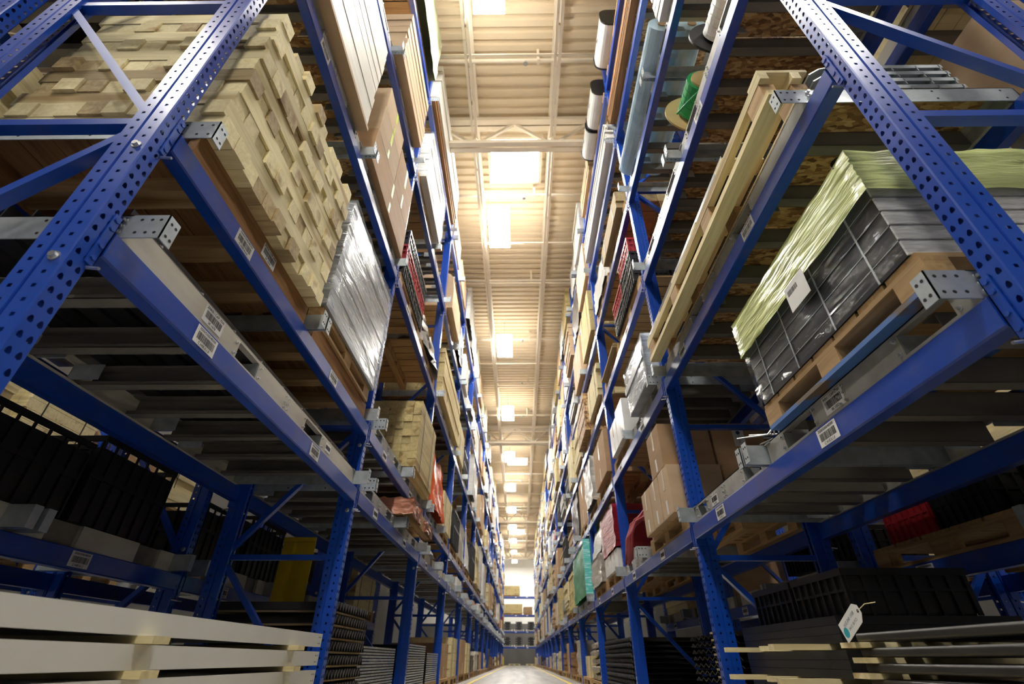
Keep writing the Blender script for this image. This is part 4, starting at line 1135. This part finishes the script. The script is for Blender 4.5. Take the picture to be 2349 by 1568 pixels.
# ------------------------------------------------------------------ the many loads further along
GP = {}
def gp(k, f):
    if k not in GP: GP[k] = [f(), False]
    e = GP[k]
    if e[1]: return copy_tree(e[0])
    e[1] = True
    return e[0]
KINDS = {   # name: (maker, l, h, text)
    'carton': (lambda: carton(1.05, 0.9, 0.7, CARD), 1.05, 0.7, 'large brown carton'),
    'cartonp': (lambda: carton(1.1, 0.9, 0.6, CARDP), 1.1, 0.6, 'large tan carton'),
    'cartonw': (lambda: carton(0.95, 0.85, 0.62, WHITEP), 0.95, 0.62, 'large white carton'),
    'yellow': (lambda: sheets(1.15, 0.95, 0.7, 9, TREATED['y'], seed=50), 1.15, 0.7, 'strapped yellow board stack'),
    'pine': (lambda: sheets(1.15, 0.95, 0.65, 8, PINE['y'], seed=51, jit=0.03), 1.15, 0.65, 'strapped pale plank stack'),
    'white': (lambda: sheets(1.15, 0.95, 0.7, 6, PALEPNL, seed=52), 1.15, 0.7, 'strapped white panel stack'),
    'osb': (lambda: sheets(1.15, 0.95, 0.55, 7, OSB, seed=53), 1.15, 0.55, 'strapped strand board stack'),
    'card': (lambda: sheets(1.1, 0.9, 0.6, 8, CARDP, seed=54, jit=0.02), 1.1, 0.6, 'stack of flat tan cartons'),
    'brown': (lambda: sheets(1.15, 0.95, 0.5, 8, BROWN['y'], seed=55), 1.15, 0.5, 'strapped brown plank stack'),
    'wrapw': (lambda: wrapped(1.1, 0.92, 0.75, WRAPW, seed=56), 1.1, 0.75, 'white wrapped load'),
    'wrapg': (lambda: wrapped(1.1, 0.92, 0.7, WRAPG, seed=57, j=0.02), 1.1, 0.7, 'greyish wrapped load'),
    'wrapt': (lambda: wrapped(1.0, 0.9, 0.65, WRAPW, seed=58, j=0.025, taper=0.3), 1.0, 0.65, 'sloping white wrapped load'),
    'wrapk': (lambda: wrapped(1.05, 0.9, 0.6, WRAPK, seed=59, j=0.02), 1.05, 0.6, 'dark wrapped load'),
    'ends': (lambda: beams_bundle(1.1, 0.9, 0.6, 7, 5, PINE['x'], seed=60, jit=0.03), 1.1, 0.6, 'rough timber pile'),
    'posts': (lambda: beams_bundle(1.15, 0.92, 0.65, 8, 6, TREATED['y'], seed=61), 1.15, 0.65, 'strapped yellow post bundle'),
    'crates': (lambda: crate(1.0, 0.85, 0.5, BLACKP), 1.0, 0.5, 'large black crate'),
    'red': (lambda: wrapped(0.9, 0.85, 0.5, WRAPR, seed=62), 0.9, 0.5, 'red wrapped load'),
    'steel': (lambda: sheets(1.2, 0.9, 0.3, 5, GREYD, seed=63, name='steel_bundle', cat='steel bundle', group='strapped steel bundles'), 1.2, 0.3, 'strapped grey steel bundle'),
    'salmon': (lambda: wrapped(0.9, 0.85, 0.42, WRAPS, seed=64, taper=0.2), 0.9, 0.42, 'salmon wrapped load'),
    'drum': (lambda: drum(0.75, 0.28), 0.56, 0.75, 'blue drum'),
}
WEIGHT = ['carton', 'carton', 'cartonp', 'cartonp', 'cartonp', 'cartonw', 'cartonw', 'yellow', 'pine', 'pine', 'white', 'white', 'osb', 'card', 'card', 'brown', 'wrapw', 'wrapw', 'wrapg', 'wrapg', 'wrapt', 'wrapt', 'wrapk', 'ends', 'ends', 'posts', 'crates', 'red', 'steel', 'drum']
RL = random.Random(23)
for s in 'LR':
    for k in range(1, NB):
        for li in range(len(LEV[s])):
            for half in (0, 1):
                if (s, k, li, half) in MAN: continue
                zb = LEV[s][li]
                hmax = (LEV[s][li + 1] - 0.12 if li + 1 < len(LEV[s]) else 8.6) - zb - 0.2
                low = hmax < 0.45
                bk = RL.choice(('far', 'farpal', 'farpal')) if not low else 'far'
                z = base(bk, s, k, li, half)
                if low:
                    if RL.random() < 0.45: continue
                    kind = RL.choice(('steel', 'salmon', 'wrapt', 'cartonw'))
                else:
                    if RL.random() < 0.06: continue
                    kind = RL.choice(WEIGHT)
                    if li == len(LEV[s]) - 1: kind = RL.choice(('wrapw', 'white', 'wrapt', 'wrapw', 'cartonp', 'pine', 'yellow'))
                f, l, h, txt = KINDS[kind]
                o = gp(kind, f)
                sz = min(RL.uniform(0.75, 1.75), hmax / h) if not low else 0.17 / h
                sy = RL.uniform(0.88, 1.04)
                o.scale = (1, sy, sz) if kind != 'drum' else (1, 1, min(sz, 1.2))
                y = Y0 + PITCH * k + (0.14 if half == 0 else 1.47) + RL.uniform(0, 0.03)
                relabel(o, '%s, %s' % (txt, where(s, k, li, half)))
                put(o, s, RL.uniform(-0.10, 0.0), y, z + 0.002 + 0, l * sy if kind != 'drum' else l)

# ------------------------------------------------------------------ goods on the floor under the racks
def once(key, f):
    if key not in GP: GP[key] = [f(), False]
    e = GP[key]
    if e[1]: return copy_tree(e[0])
    e[1] = True
    return e[0]
# white trays under the first left bay
def white_tray():
    mb = MB(); l, w = 2.38, 0.95
    mb.box(0, w, 0, l, 0.066, 0.07).box(0, 0.003, 0, l, 0.0, 0.066).box(w - 0.003, w, 0, l, 0.0, 0.066)
    mb.box(0.003, 0.025, 0, l, 0, 0.003).box(0.003, w - 0.003, 0, 0.003, 0.02, 0.066).box(0.003, w - 0.003, l - 0.003, l, 0.02, 0.066)
    for y in (0.03, 0.055, l - 0.055, l - 0.03):
        for z in (0.018, 0.05): mb.cyl((-0.0006, y, z), (0, y, z), 0.004, 8, 1)
    return tag(mb.build('white_tray', [WHITEPNL, HOLE]), 'x', 'tray', 'long white steel trays')
def stick(l=1.0, w=0.09, h=0.022, m=None):
    return tag(MB().box(0, l, 0, w, 0, h).build('dunnage_stick', m or PINE['x']), 'x', 'slat', 'wooden slats between stacked goods')
zt = 0.552
for i in range(5):
    o = once('tray', white_tray); relabel(o, 'long white steel tray under the first left bay, %s from the top' % ORD[i + 1]); put(o, 'L', -0.06, 1.13, zt - 0.0705, 2.38)
    for j, y in enumerate((1.80, 3.02)):
        o = once('slat', stick); relabel(o, 'pale wooden slat under the white trays, %s layer from the top, %s one' % (ORD[i + 1], ('near', 'far')[j])); put(o, 'L', -0.115, y, zt - 0.0705 - 0.0225, 0.09)
    zt -= 0.094
o = pallet(2.2, 0.9, zt - 0.001 - 0.0, label='low wooden pallet under the white trays') if zt > 0.05 else None
if o: put(o, 'L', -0.02, 1.2, 0.001, 2.2)
# tooth edged dark sheets under the second left bay
def tooth(n=13, l=0.86, w=0.9, h=0.05, m=DARKST):
    p = l / n; poly = []
    for i in range(n): poly += [(i * p, 0.0), (i * p + p * 0.5, h)]
    poly.append((l, 0.0)); top = [(a, b + 0.008) for a, b in poly]
    return tag(MB().prism(poly + top[::-1], 'x', 0, w).build('corrugated_sheet', m), 'x', 'corrugated sheet', 'dark corrugated sheets')
o = pallet(0.9, 0.9, 0.12, label='wooden pallet under the dark corrugated sheets, left rack'); put(o, 'L', 0.04, 3.92, 0.001, 0.9)
z = 0.1215
for i in range(8):
    o = once('slatlong', lambda: stick(0.9, 0.86, 0.012, AGED['x'])); relabel(o, 'thin wooden board between the corrugated sheets, %s from the floor, left rack' % ORD[i + 1]); put(o, 'L', 0.05, 3.94, z, 0.86); z += 0.0125
    o = once('tooth', tooth); relabel(o, 'dark corrugated steel sheet, %s from the floor, behind the second left post' % ORD[i + 1]); put(o, 'L', 0.02, 3.94, z, 0.86); z += 0.0705
def tray_dark(l=1.5, w=0.8, m=DARKST, e=GALV):
    mb = MB(); mb.box(0.004, w, 0, l, 0.008, 0.012, 0).box(0, 0.004, 0, l, 0.0, 0.016, 1)
    for y in (0.02, l / 2, l - 0.06): mb.box(0.004, w, y, y + 0.04, 0.0, 0.008, 0)
    return tag(mb.build('steel_sheet', [m, e]), 'x', 'steel panel', 'dark steel panels with bright edges')
def tray_stack(key, s, d, y, n, l, where_, z=0.145, p=0.03):
    for i in range(n):
        o = once(key, lambda: tray_dark(l)); relabel(o, 'dark bright-edged steel sheet, %s from bottom, %s' % (ORD[i + 1] if i < 20 else 'top', where_)); put(o, s, d, y, z + i * p, l)
        for yy in (0.18, l - 0.26):
            pass
GALVTHIN = None
for (s, d, y, n, l, wh) in (('L', 0.10, 4.95, 16, 1.45, 'under the second left bay'), ('L', 0.02, 6.78, 17, 1.2, 'under the third left bay, near half'), ('L', 0.02, 8.15, 14, 1.1, 'under the third left bay, far half')):
    o = pallet(l, 0.8, 0.14, label='wooden pallet of dark steel panels, %s' % wh, simple=True); put(o, s, d, y, 0.001, l)
    tray_stack('tray%g' % l, s, d, y, n, l, wh, 0.1425, 0.024 if l > 1.4 else 0.026)
# dark bars with slats under the first right bay
def dark_bar(l=1.16):
    return tag(MB().prism(rounded(0, 0.052, 0.030, 0.010), 'y', 0, l).build('dark_profile', DARKST), 'x', 'steel profile', 'dark rounded steel profiles')
z = 0.02
for i in range(10):
    o = once('slatw', lambda: stick(0.98, 0.10, 0.018)); relabel(o, 'wooden slat end sticking out at the dark profiles, %s from the floor' % ORD[i + 1]); put(o, 'R', -0.055 + 0.012 * (i % 3), 2.15 + 0.01 * (i % 2), z, 0.10)
    o = once('slatn', lambda: stick(0.98, 0.07, 0.018)); relabel(o, 'wooden slat under the near end of the dark profiles, %s from the floor' % ORD[i + 1]); put(o, 'R', -0.02, 1.15, z, 0.07)
    for j in range(5):
        o = once('dbar', dark_bar); relabel(o, 'dark rounded steel profile, %s layer from the floor, %s from the aisle' % (ORD[i + 1], ORD[j + 1])); put(o, 'R', 0.0 + j * 0.10, 1.07, z + 0.0185, 1.16)
    z += 0.0492
def tag_card():
    t = thing('paper_tag', 'white paper tag with a teal dot tied to the dark steel profiles', 'tag')
    m_ = Matrix(((0, 0, -1, 0), (-1, 0, 0, 0), (0, 1, 0, 0), (0, 0, 0, 1)))
    MB().prism([(-0.085, -0.035), (0.06, -0.035), (0.085, -0.015), (0.085, 0.015), (0.06, 0.035), (-0.085, 0.035)], 'z', 0, 0.001).build('card', PAPER, t)
    MB().cyl((-0.06, -0.008, 0.001), (-0.06, -0.008, 0.0016), 0.017, 20).build('teal_dot', TEAL, t)
    MB().cyl((0.072, 0, 0.001), (0.072, 0, 0.0016), 0.006, 14).build('eyelet', HOLE, t)
    lettering('H1E 040 1508', 0.017, BLUEINK, t, Matrix.Translation((-0.005, 0.012, 0.0015)))
    lettering('04/12 38 PCS', 0.014, INK, t, Matrix.Translation((0.005, -0.012, 0.0015)))
    MB().tube([(0.072, 0, 0.002), (0.10, 0.01, -0.02), (0.12, 0.005, -0.05)], 0.0015, 6).build('string', PINE['e'], t)
    return t
t = tag_card(); t.matrix_world = Matrix.Translation((XR - 0.065, 2.12, 0.545)) @ Matrix(((0, 0, -1, 0), (-1, 0, 0, 0), (0, 1, 0, 0), (0, 0, 0, 1))) @ Matrix.Rotation(math.radians(26), 4, 'Z')
# second dark stack with sticks
o = pallet(1.15, 0.85, 0.12, label='wooden pallet of dark panels beyond the profiles, first right bay', simple=True); put(o, 'R', 0.12, 2.52, 0.001, 1.15)
z = 0.1215
for i in range(11):
    if i in (2, 5, 8):
        for j, y in enumerate((2.66, 3.05, 3.42)):
            o = once('slatl', lambda: stick(1.05, 0.06, 0.024)); relabel(o, 'long pale slat poking out of the dark panel stack, %s layer, %s' % (ORD[i + 1], ('near', 'middle', 'far')[j])); put(o, 'R', -0.02 - 0.06 * ((i + j) % 3), y, z, 0.06)
        z += 0.0245
    o = once('bpanel', lambda: tag(MB().box(0, 0.85, 0, 1.1, 0, 0.035).build('black_sheet', BLACKST), 'x', 'panel', 'black panels stacked on slats')); relabel(o, 'black panel in the slatted stack, %s from the bottom, first right bay' % ORD[i + 1]); put(o, 'R', 0.12, 2.54, z, 1.1); z += 0.0365
for i in range(2):
    o = crate(0.5, 0.6, 0.2, BLACKP, 'black plastic crate on the slatted black panels, %s' % ('near', 'far')[i]); put(o, 'R', 0.22, 2.55 + 0.53 * i, z + 0.001, 0.5)
# right bays two to four
o = pallet(1.2, 0.9, 0.12, label='wooden pallet of black corrugated sheets, second right bay', simple=True); put(o, 'R', 0.25, 4.05, 0.001, 1.2)
z = 0.1215
for i in range(10):
    o = once('blackflat', lambda: tooth(9, 1.15, 0.9, 0.025, BLACKST)); relabel(o, 'black corrugated sheet, %s from the floor, second right bay' % ORD[i + 1]); put(o, 'R', 0.25, 4.06, z, 1.15); z += 0.034
    o = once('slatq', lambda: stick(0.92, 0.08, 0.014)); relabel(o, 'pale slat between black sheets, %s from the floor, second right bay' % ORD[i + 1]); put(o, 'R', 0.245, 4.55, z + 0.0005, 0.08); z += 0.0155
o = pallet(2.1, 0.9, 0.12, label='wooden pallet of black trough sheets, third right bay', simple=True); put(o, 'R', 0.02, 6.78, 0.001, 2.1)
z = 0.1215
for i in range(10):
    o = once('trough', lambda: tooth(24, 2.05, 0.9, 0.04, BLACKST)); relabel(o, 'black trough sheet, %s from the floor, third right bay' % ORD[i + 1]); put(o, 'R', 0.0 + 0.006 * (i % 2), 6.80, z, 2.05); z += 0.054
o = pallet(1.1, 0.95, 0.12, label='wooden pallet of pale sacks, fourth right bay', simple=True); put(o, 'R', 0.0, 9.55, 0.001, 1.1)
z = 0.1215
for i in range(5):
    for j in range(2):
        o = once('sack', sack); relabel(o, 'pale filled sack, %s layer from the floor, %s, fourth right bay' % (ORD[i + 1], ('near one', 'far one')[j])); put(o, 'R', 0.03 - 0.03 * (i % 2), 9.57 + 0.53 * j, z, 0.5)
    z += 0.115
FM = {('L', 0), ('L', 1), ('L', 2), ('R', 0), ('R', 1), ('R', 2)}
RF = random.Random(5)
for s in 'LR':
    for k in range(2, NB):
        if (s, k) in FM: continue
        for half in (0, 1):
            if s == 'R' and k == 3 and half == 0: continue
            z = base('farpal', s, k, -1, half) - 0.0
            kind = RF.choice(('carton', 'cartonp', 'pine', 'wrapk', 'crates', 'brown', 'white', 'ends', 'wrapg', 'crates', 'steel'))
            if s == 'L' and k in (3, 4): kind = ('carton', 'ends')[half]
            f, l, h, txt = KINDS[kind]
            o = gp(kind, f); sz = RF.uniform(0.6, 1.1) if s == 'L' else RF.uniform(0.5, 0.95); sy = RF.uniform(0.88, 1.04)
            o.scale = (1, sy, sz)
            relabel(o, '%s, %s' % (txt, where(s, k, -1, half)))
            put(o, s, RF.uniform(-0.03, 0.05), Y0 + PITCH * k + (0.16 if half == 0 else 1.48), z + 0.003 + 0, l * sy)

# ------------------------------------------------------------------ racks behind (back to back) and in the next aisles
def back_row(s, gap, nb, levels, name, skip_loads=(), seed=3, kinds=None, first_kind=None, hold=()):
    sg = -1 if s == 'L' else 1
    xf = (XL if s == 'L' else XR) + sg * gap          # plane nearest to our aisle
    r = random.Random(seed)
    for k in range(nb + 1):
        frame(xf, Y0 + PITCH * k, -sg, s == 'L', 'blue upright frame, %s, %s from the near end' % (name, ORD[k + 1]), 'blue upright frames further back')
    for k in range(nb):
        for li, z in enumerate(levels):
            beam(xf, Y0 + PITCH * k, z, -sg, 'blue beam facing us, %s level, %s bay, %s' % (ORD[li + 1], ORD[k + 1], name), 'blue beams further back')
            beam(xf + sg * D, Y0 + PITCH * k, z, sg, 'blue beam facing away, %s level, %s bay, %s' % (ORD[li + 1], ORD[k + 1], name), 'blue beams further back')
            for half in (0, 1):
                bk = r.choice(('far', 'farpal', 'far'))
                y0 = Y0 + PITCH * k + (0.10 if half == 0 else 1.43)
                nm = 'grey steel skid' if bk == 'far' else 'wooden pallet'
                wh = '%s level, %s bay, %s, %s' % (ORD[li + 1], ORD[k + 1], name, ('near half', 'far half')[half])
                use(bk, nm + ', ' + wh, s, gap, y0 + (0.05 if bk != 'far' else 0), z + 0.002, 1.3 if bk == 'far' else 1.2)
                if (k, li, half) in hold: continue
                zz = z + 0.004 + (0.1155 if bk == 'far' else 0.1405)
                kind = r.choice(kinds or WEIGHT); f, l, h, txt = KINDS[kind]
                o = gp(kind, f)
                nxt = levels[li + 1] if li + 1 < len(levels) else z + 1.4
                o.scale = (1, 1, min(r.uniform(0.9, 1.3), (nxt - 0.14 - zz) / h))
                relabel(o, '%s, %s' % (txt, wh)); put(o, s, gap + 0.01, y0 + 0.05, zz + 0, l)
DARK = ['crates', 'crates', 'brown', 'wrapk', 'carton', 'pine', 'ends']
hold = {(k, 0, h) for k in range(2) for h in (0, 1)}
back_row('L', D + 0.20, 3, [0.93, 2.2, 3.9, 5.65], 'rack behind the left one', kinds=['brown', 'pine', 'carton', 'ends', 'wrapk', 'crates', 'cartonp'], hold=hold)
back_row('R', D + 0.20, 3, [0.93, 2.54, 3.8, 5.05], 'rack behind the right one', kinds=['brown', 'carton', 'cartonp', 'ends', 'pine', 'carton'], seed=5, hold=hold)
back_row('L', D * 2 + 0.25 + 2.6, 3, [1.3, 2.5], 'rack across the next left aisle', kinds=['pine', 'cartonp', 'ends', 'carton'], seed=8)
back_row('R', D * 2 + 0.25 + 2.6, 3, [1.3, 2.5], 'rack across the next right aisle', kinds=['pine', 'cartonp', 'ends', 'carton'], seed=9)
for i, y in enumerate((1.2, 1.95, 2.7, 3.9, 4.65)):
    o = crate(0.7, 0.85, 0.42 if i % 2 else 0.5, BLACKP, 'big black plastic bin on the low back beam, %s from the near end, left' % ORD[i + 1], group='black bins on the low back beams'); put(o, 'L', D + 0.22, y, 1.052, 0.7)
for i, (y, m, l) in enumerate(((1.25, BLACKP, 0.55), (1.85, BLACKP, 0.55), (2.6, BLACKP, 0.42), (3.05, REDP, 0.42), (3.95, BLACKP, 0.55), (4.55, BLACKP, 0.42))):
    o = crate(l, 0.6, 0.24, m, '%s plastic crate on the low back beam, %s from the near end, right' % ('red' if m is REDP else 'black', ORD[i + 1]), group='crates on the low back beams'); put(o, 'R', D + 0.22, y, 1.076, l)
# yellow folded sheet standing behind the toothed stack
t = thing('folded_sheet', 'tall yellow folded steel sheet standing behind the dark corrugated stack', 'steel sheet')
mb = MB()
mb.prism([(-0.155, 0), (-0.06, 0), (-0.045, 0.035), (0.045, 0.035), (0.06, 0), (0.155, 0), (0.155, -0.006), (0.055, -0.006), (0.04, 0.029), (-0.04, 0.029), (-0.055, -0.006), (-0.155, -0.006)], 'z', 0, 1.40)
mb.build('folded_panel', YELLOW, t); MB().box(-0.155, 0.155, -0.02, -0.0065, 1.36, 1.40).build('top_lip', YELLOW, t)
t.location = (-2.115, 4.87, 0.001)

# ------------------------------------------------------------------ far end of the aisle
def end_rack():
    y = 48.6; xs = (-3.4, -0.0, 3.4); lv = [1.35, 2.5, 3.75, 5.2]
    for i, x in enumerate((-1.75, 1.75)):
        t = thing('upright_frame', 'blue upright frame of the cross rack at the far end, %s side' % ('left', 'right')[i], 'rack frame', 'blue upright frames further back')
        for yy in (0, 0.9): MB().box(-0.05, 0.05, yy, yy + 0.08, 0, 6.4).build('post', BLUE, t)
        t.location = (x, y, 0)
    for li, z in enumerate(lv):
        for j, yy in enumerate((0.0, 0.93)):
            t = thing('pallet_beam', 'blue cross beam at the far end of the aisle, %s level, %s' % (ORD[li + 1], ('front', 'rear')[j]), 'rack beam', 'blue beams further back', 'thing')
            MB().box(-1.695, 1.695, 0, 0.05, -0.12, 0).build('beam_box', BLUEP, t)
            if j == 0:
                for x in (-0.35, 0.65): MB().box(x, x + 0.16, -0.003, 0, -0.09, -0.03).build('label', PAPER, t)
            t.location = (0, y + yy, z)
    for li, x, w, h, m, txt in ((3, -1.5, 1.6, 0.75, TREATED['x'], 'yellow timber stack on the top beam of the far cross rack'), (2, -1.5, 1.8, 0.72, TREATED['x'], 'yellow timber stack on the third beam of the far cross rack'),
                                (2, 0.4, 0.8, 0.5, CARD, 'brown carton load on the third beam of the far cross rack')):
        p = pallet(w, 0.9, 0.12, label='wooden pallet under the ' + txt, simple=True); p.location = (x, y + 0.95, lv[li] + 0.002); p.rotation_euler = (0, 0, -PI / 2)
        o = sheets(w, 0.9, h, 8, m if m is CARD else TREATED['y'], txt, seed=li, jit=0.02); o.location = (x, y + 0.95, lv[li] + 0.124); o.rotation_euler = (0, 0, -PI / 2)
    for li in (0, 1):
        for j, x in enumerate((-1.45, -0.45, 0.62)):
            z = lv[li] + 0.002
            t = thing('steel_skid', 'pale skid on the far cross rack, %s beam, %s from the left' % (ORD[li + 1], ORD[j + 1]), 'steel skid', 'grey steel skids on the beams')
            MB().box(0, 0.9, 0, 0.9, 0.03, 0.07).build('deck', PALEPNL, t)
            for xx in (0, 0.8): MB().box(xx, xx + 0.1, -0.02, 0.9, 0, 0.13 if xx == 0 else 0.13).build('side_rail', PALEPNL, t)
            t.location = (x, y + 0.03, z)
            for q_ in range(4):
                o = once('mould', lambda: dark_unit()); relabel(o, 'black slotted unit at the far cross rack, %s beam, %s column, %s up' % (ORD[li + 1], ORD[j + 1], ORD[q_ + 1])); o.location = (x + 0.17, y + 0.06, z + 0.072 + q_ * 0.165); o.rotation_euler = (0, 0, 0)
    for x in (-1.32, 1.36):
        tag(MB().cyl((x, 47.2, 0), (x, 47.2, 0.62), 0.06, 14).build('bollard', YELLOW), 'yellow steel bollard at the %s corner of the aisle end' % ('left' if x < 0 else 'right'), 'bollard', 'yellow bollards')
    for j, x in enumerate((-0.9, 0.60)):
        p = pallet(1.0, 0.9, 0.13, label='pale pallet on the floor of the far cross rack, %s one' % ('left', 'right')[j], mats=(PINE['x'], PINE['y']), simple=True); p.location = (x, y + 0.95, 0.001); p.rotation_euler = (0, 0, -PI / 2)
def dark_unit():
    mb = MB(); mb.box(0, 0.55, 0, 0.6, 0, 0.15, 0)
    for x in (0.06, 0.46): mb.box(x, x + 0.04, -0.01, 0, 0.05, 0.09, 1)
    return tag(mb.build('black_unit', [BLACKST, WHITEP]), 'x', 'unit', 'black slotted units on the far rack')
end_rack()
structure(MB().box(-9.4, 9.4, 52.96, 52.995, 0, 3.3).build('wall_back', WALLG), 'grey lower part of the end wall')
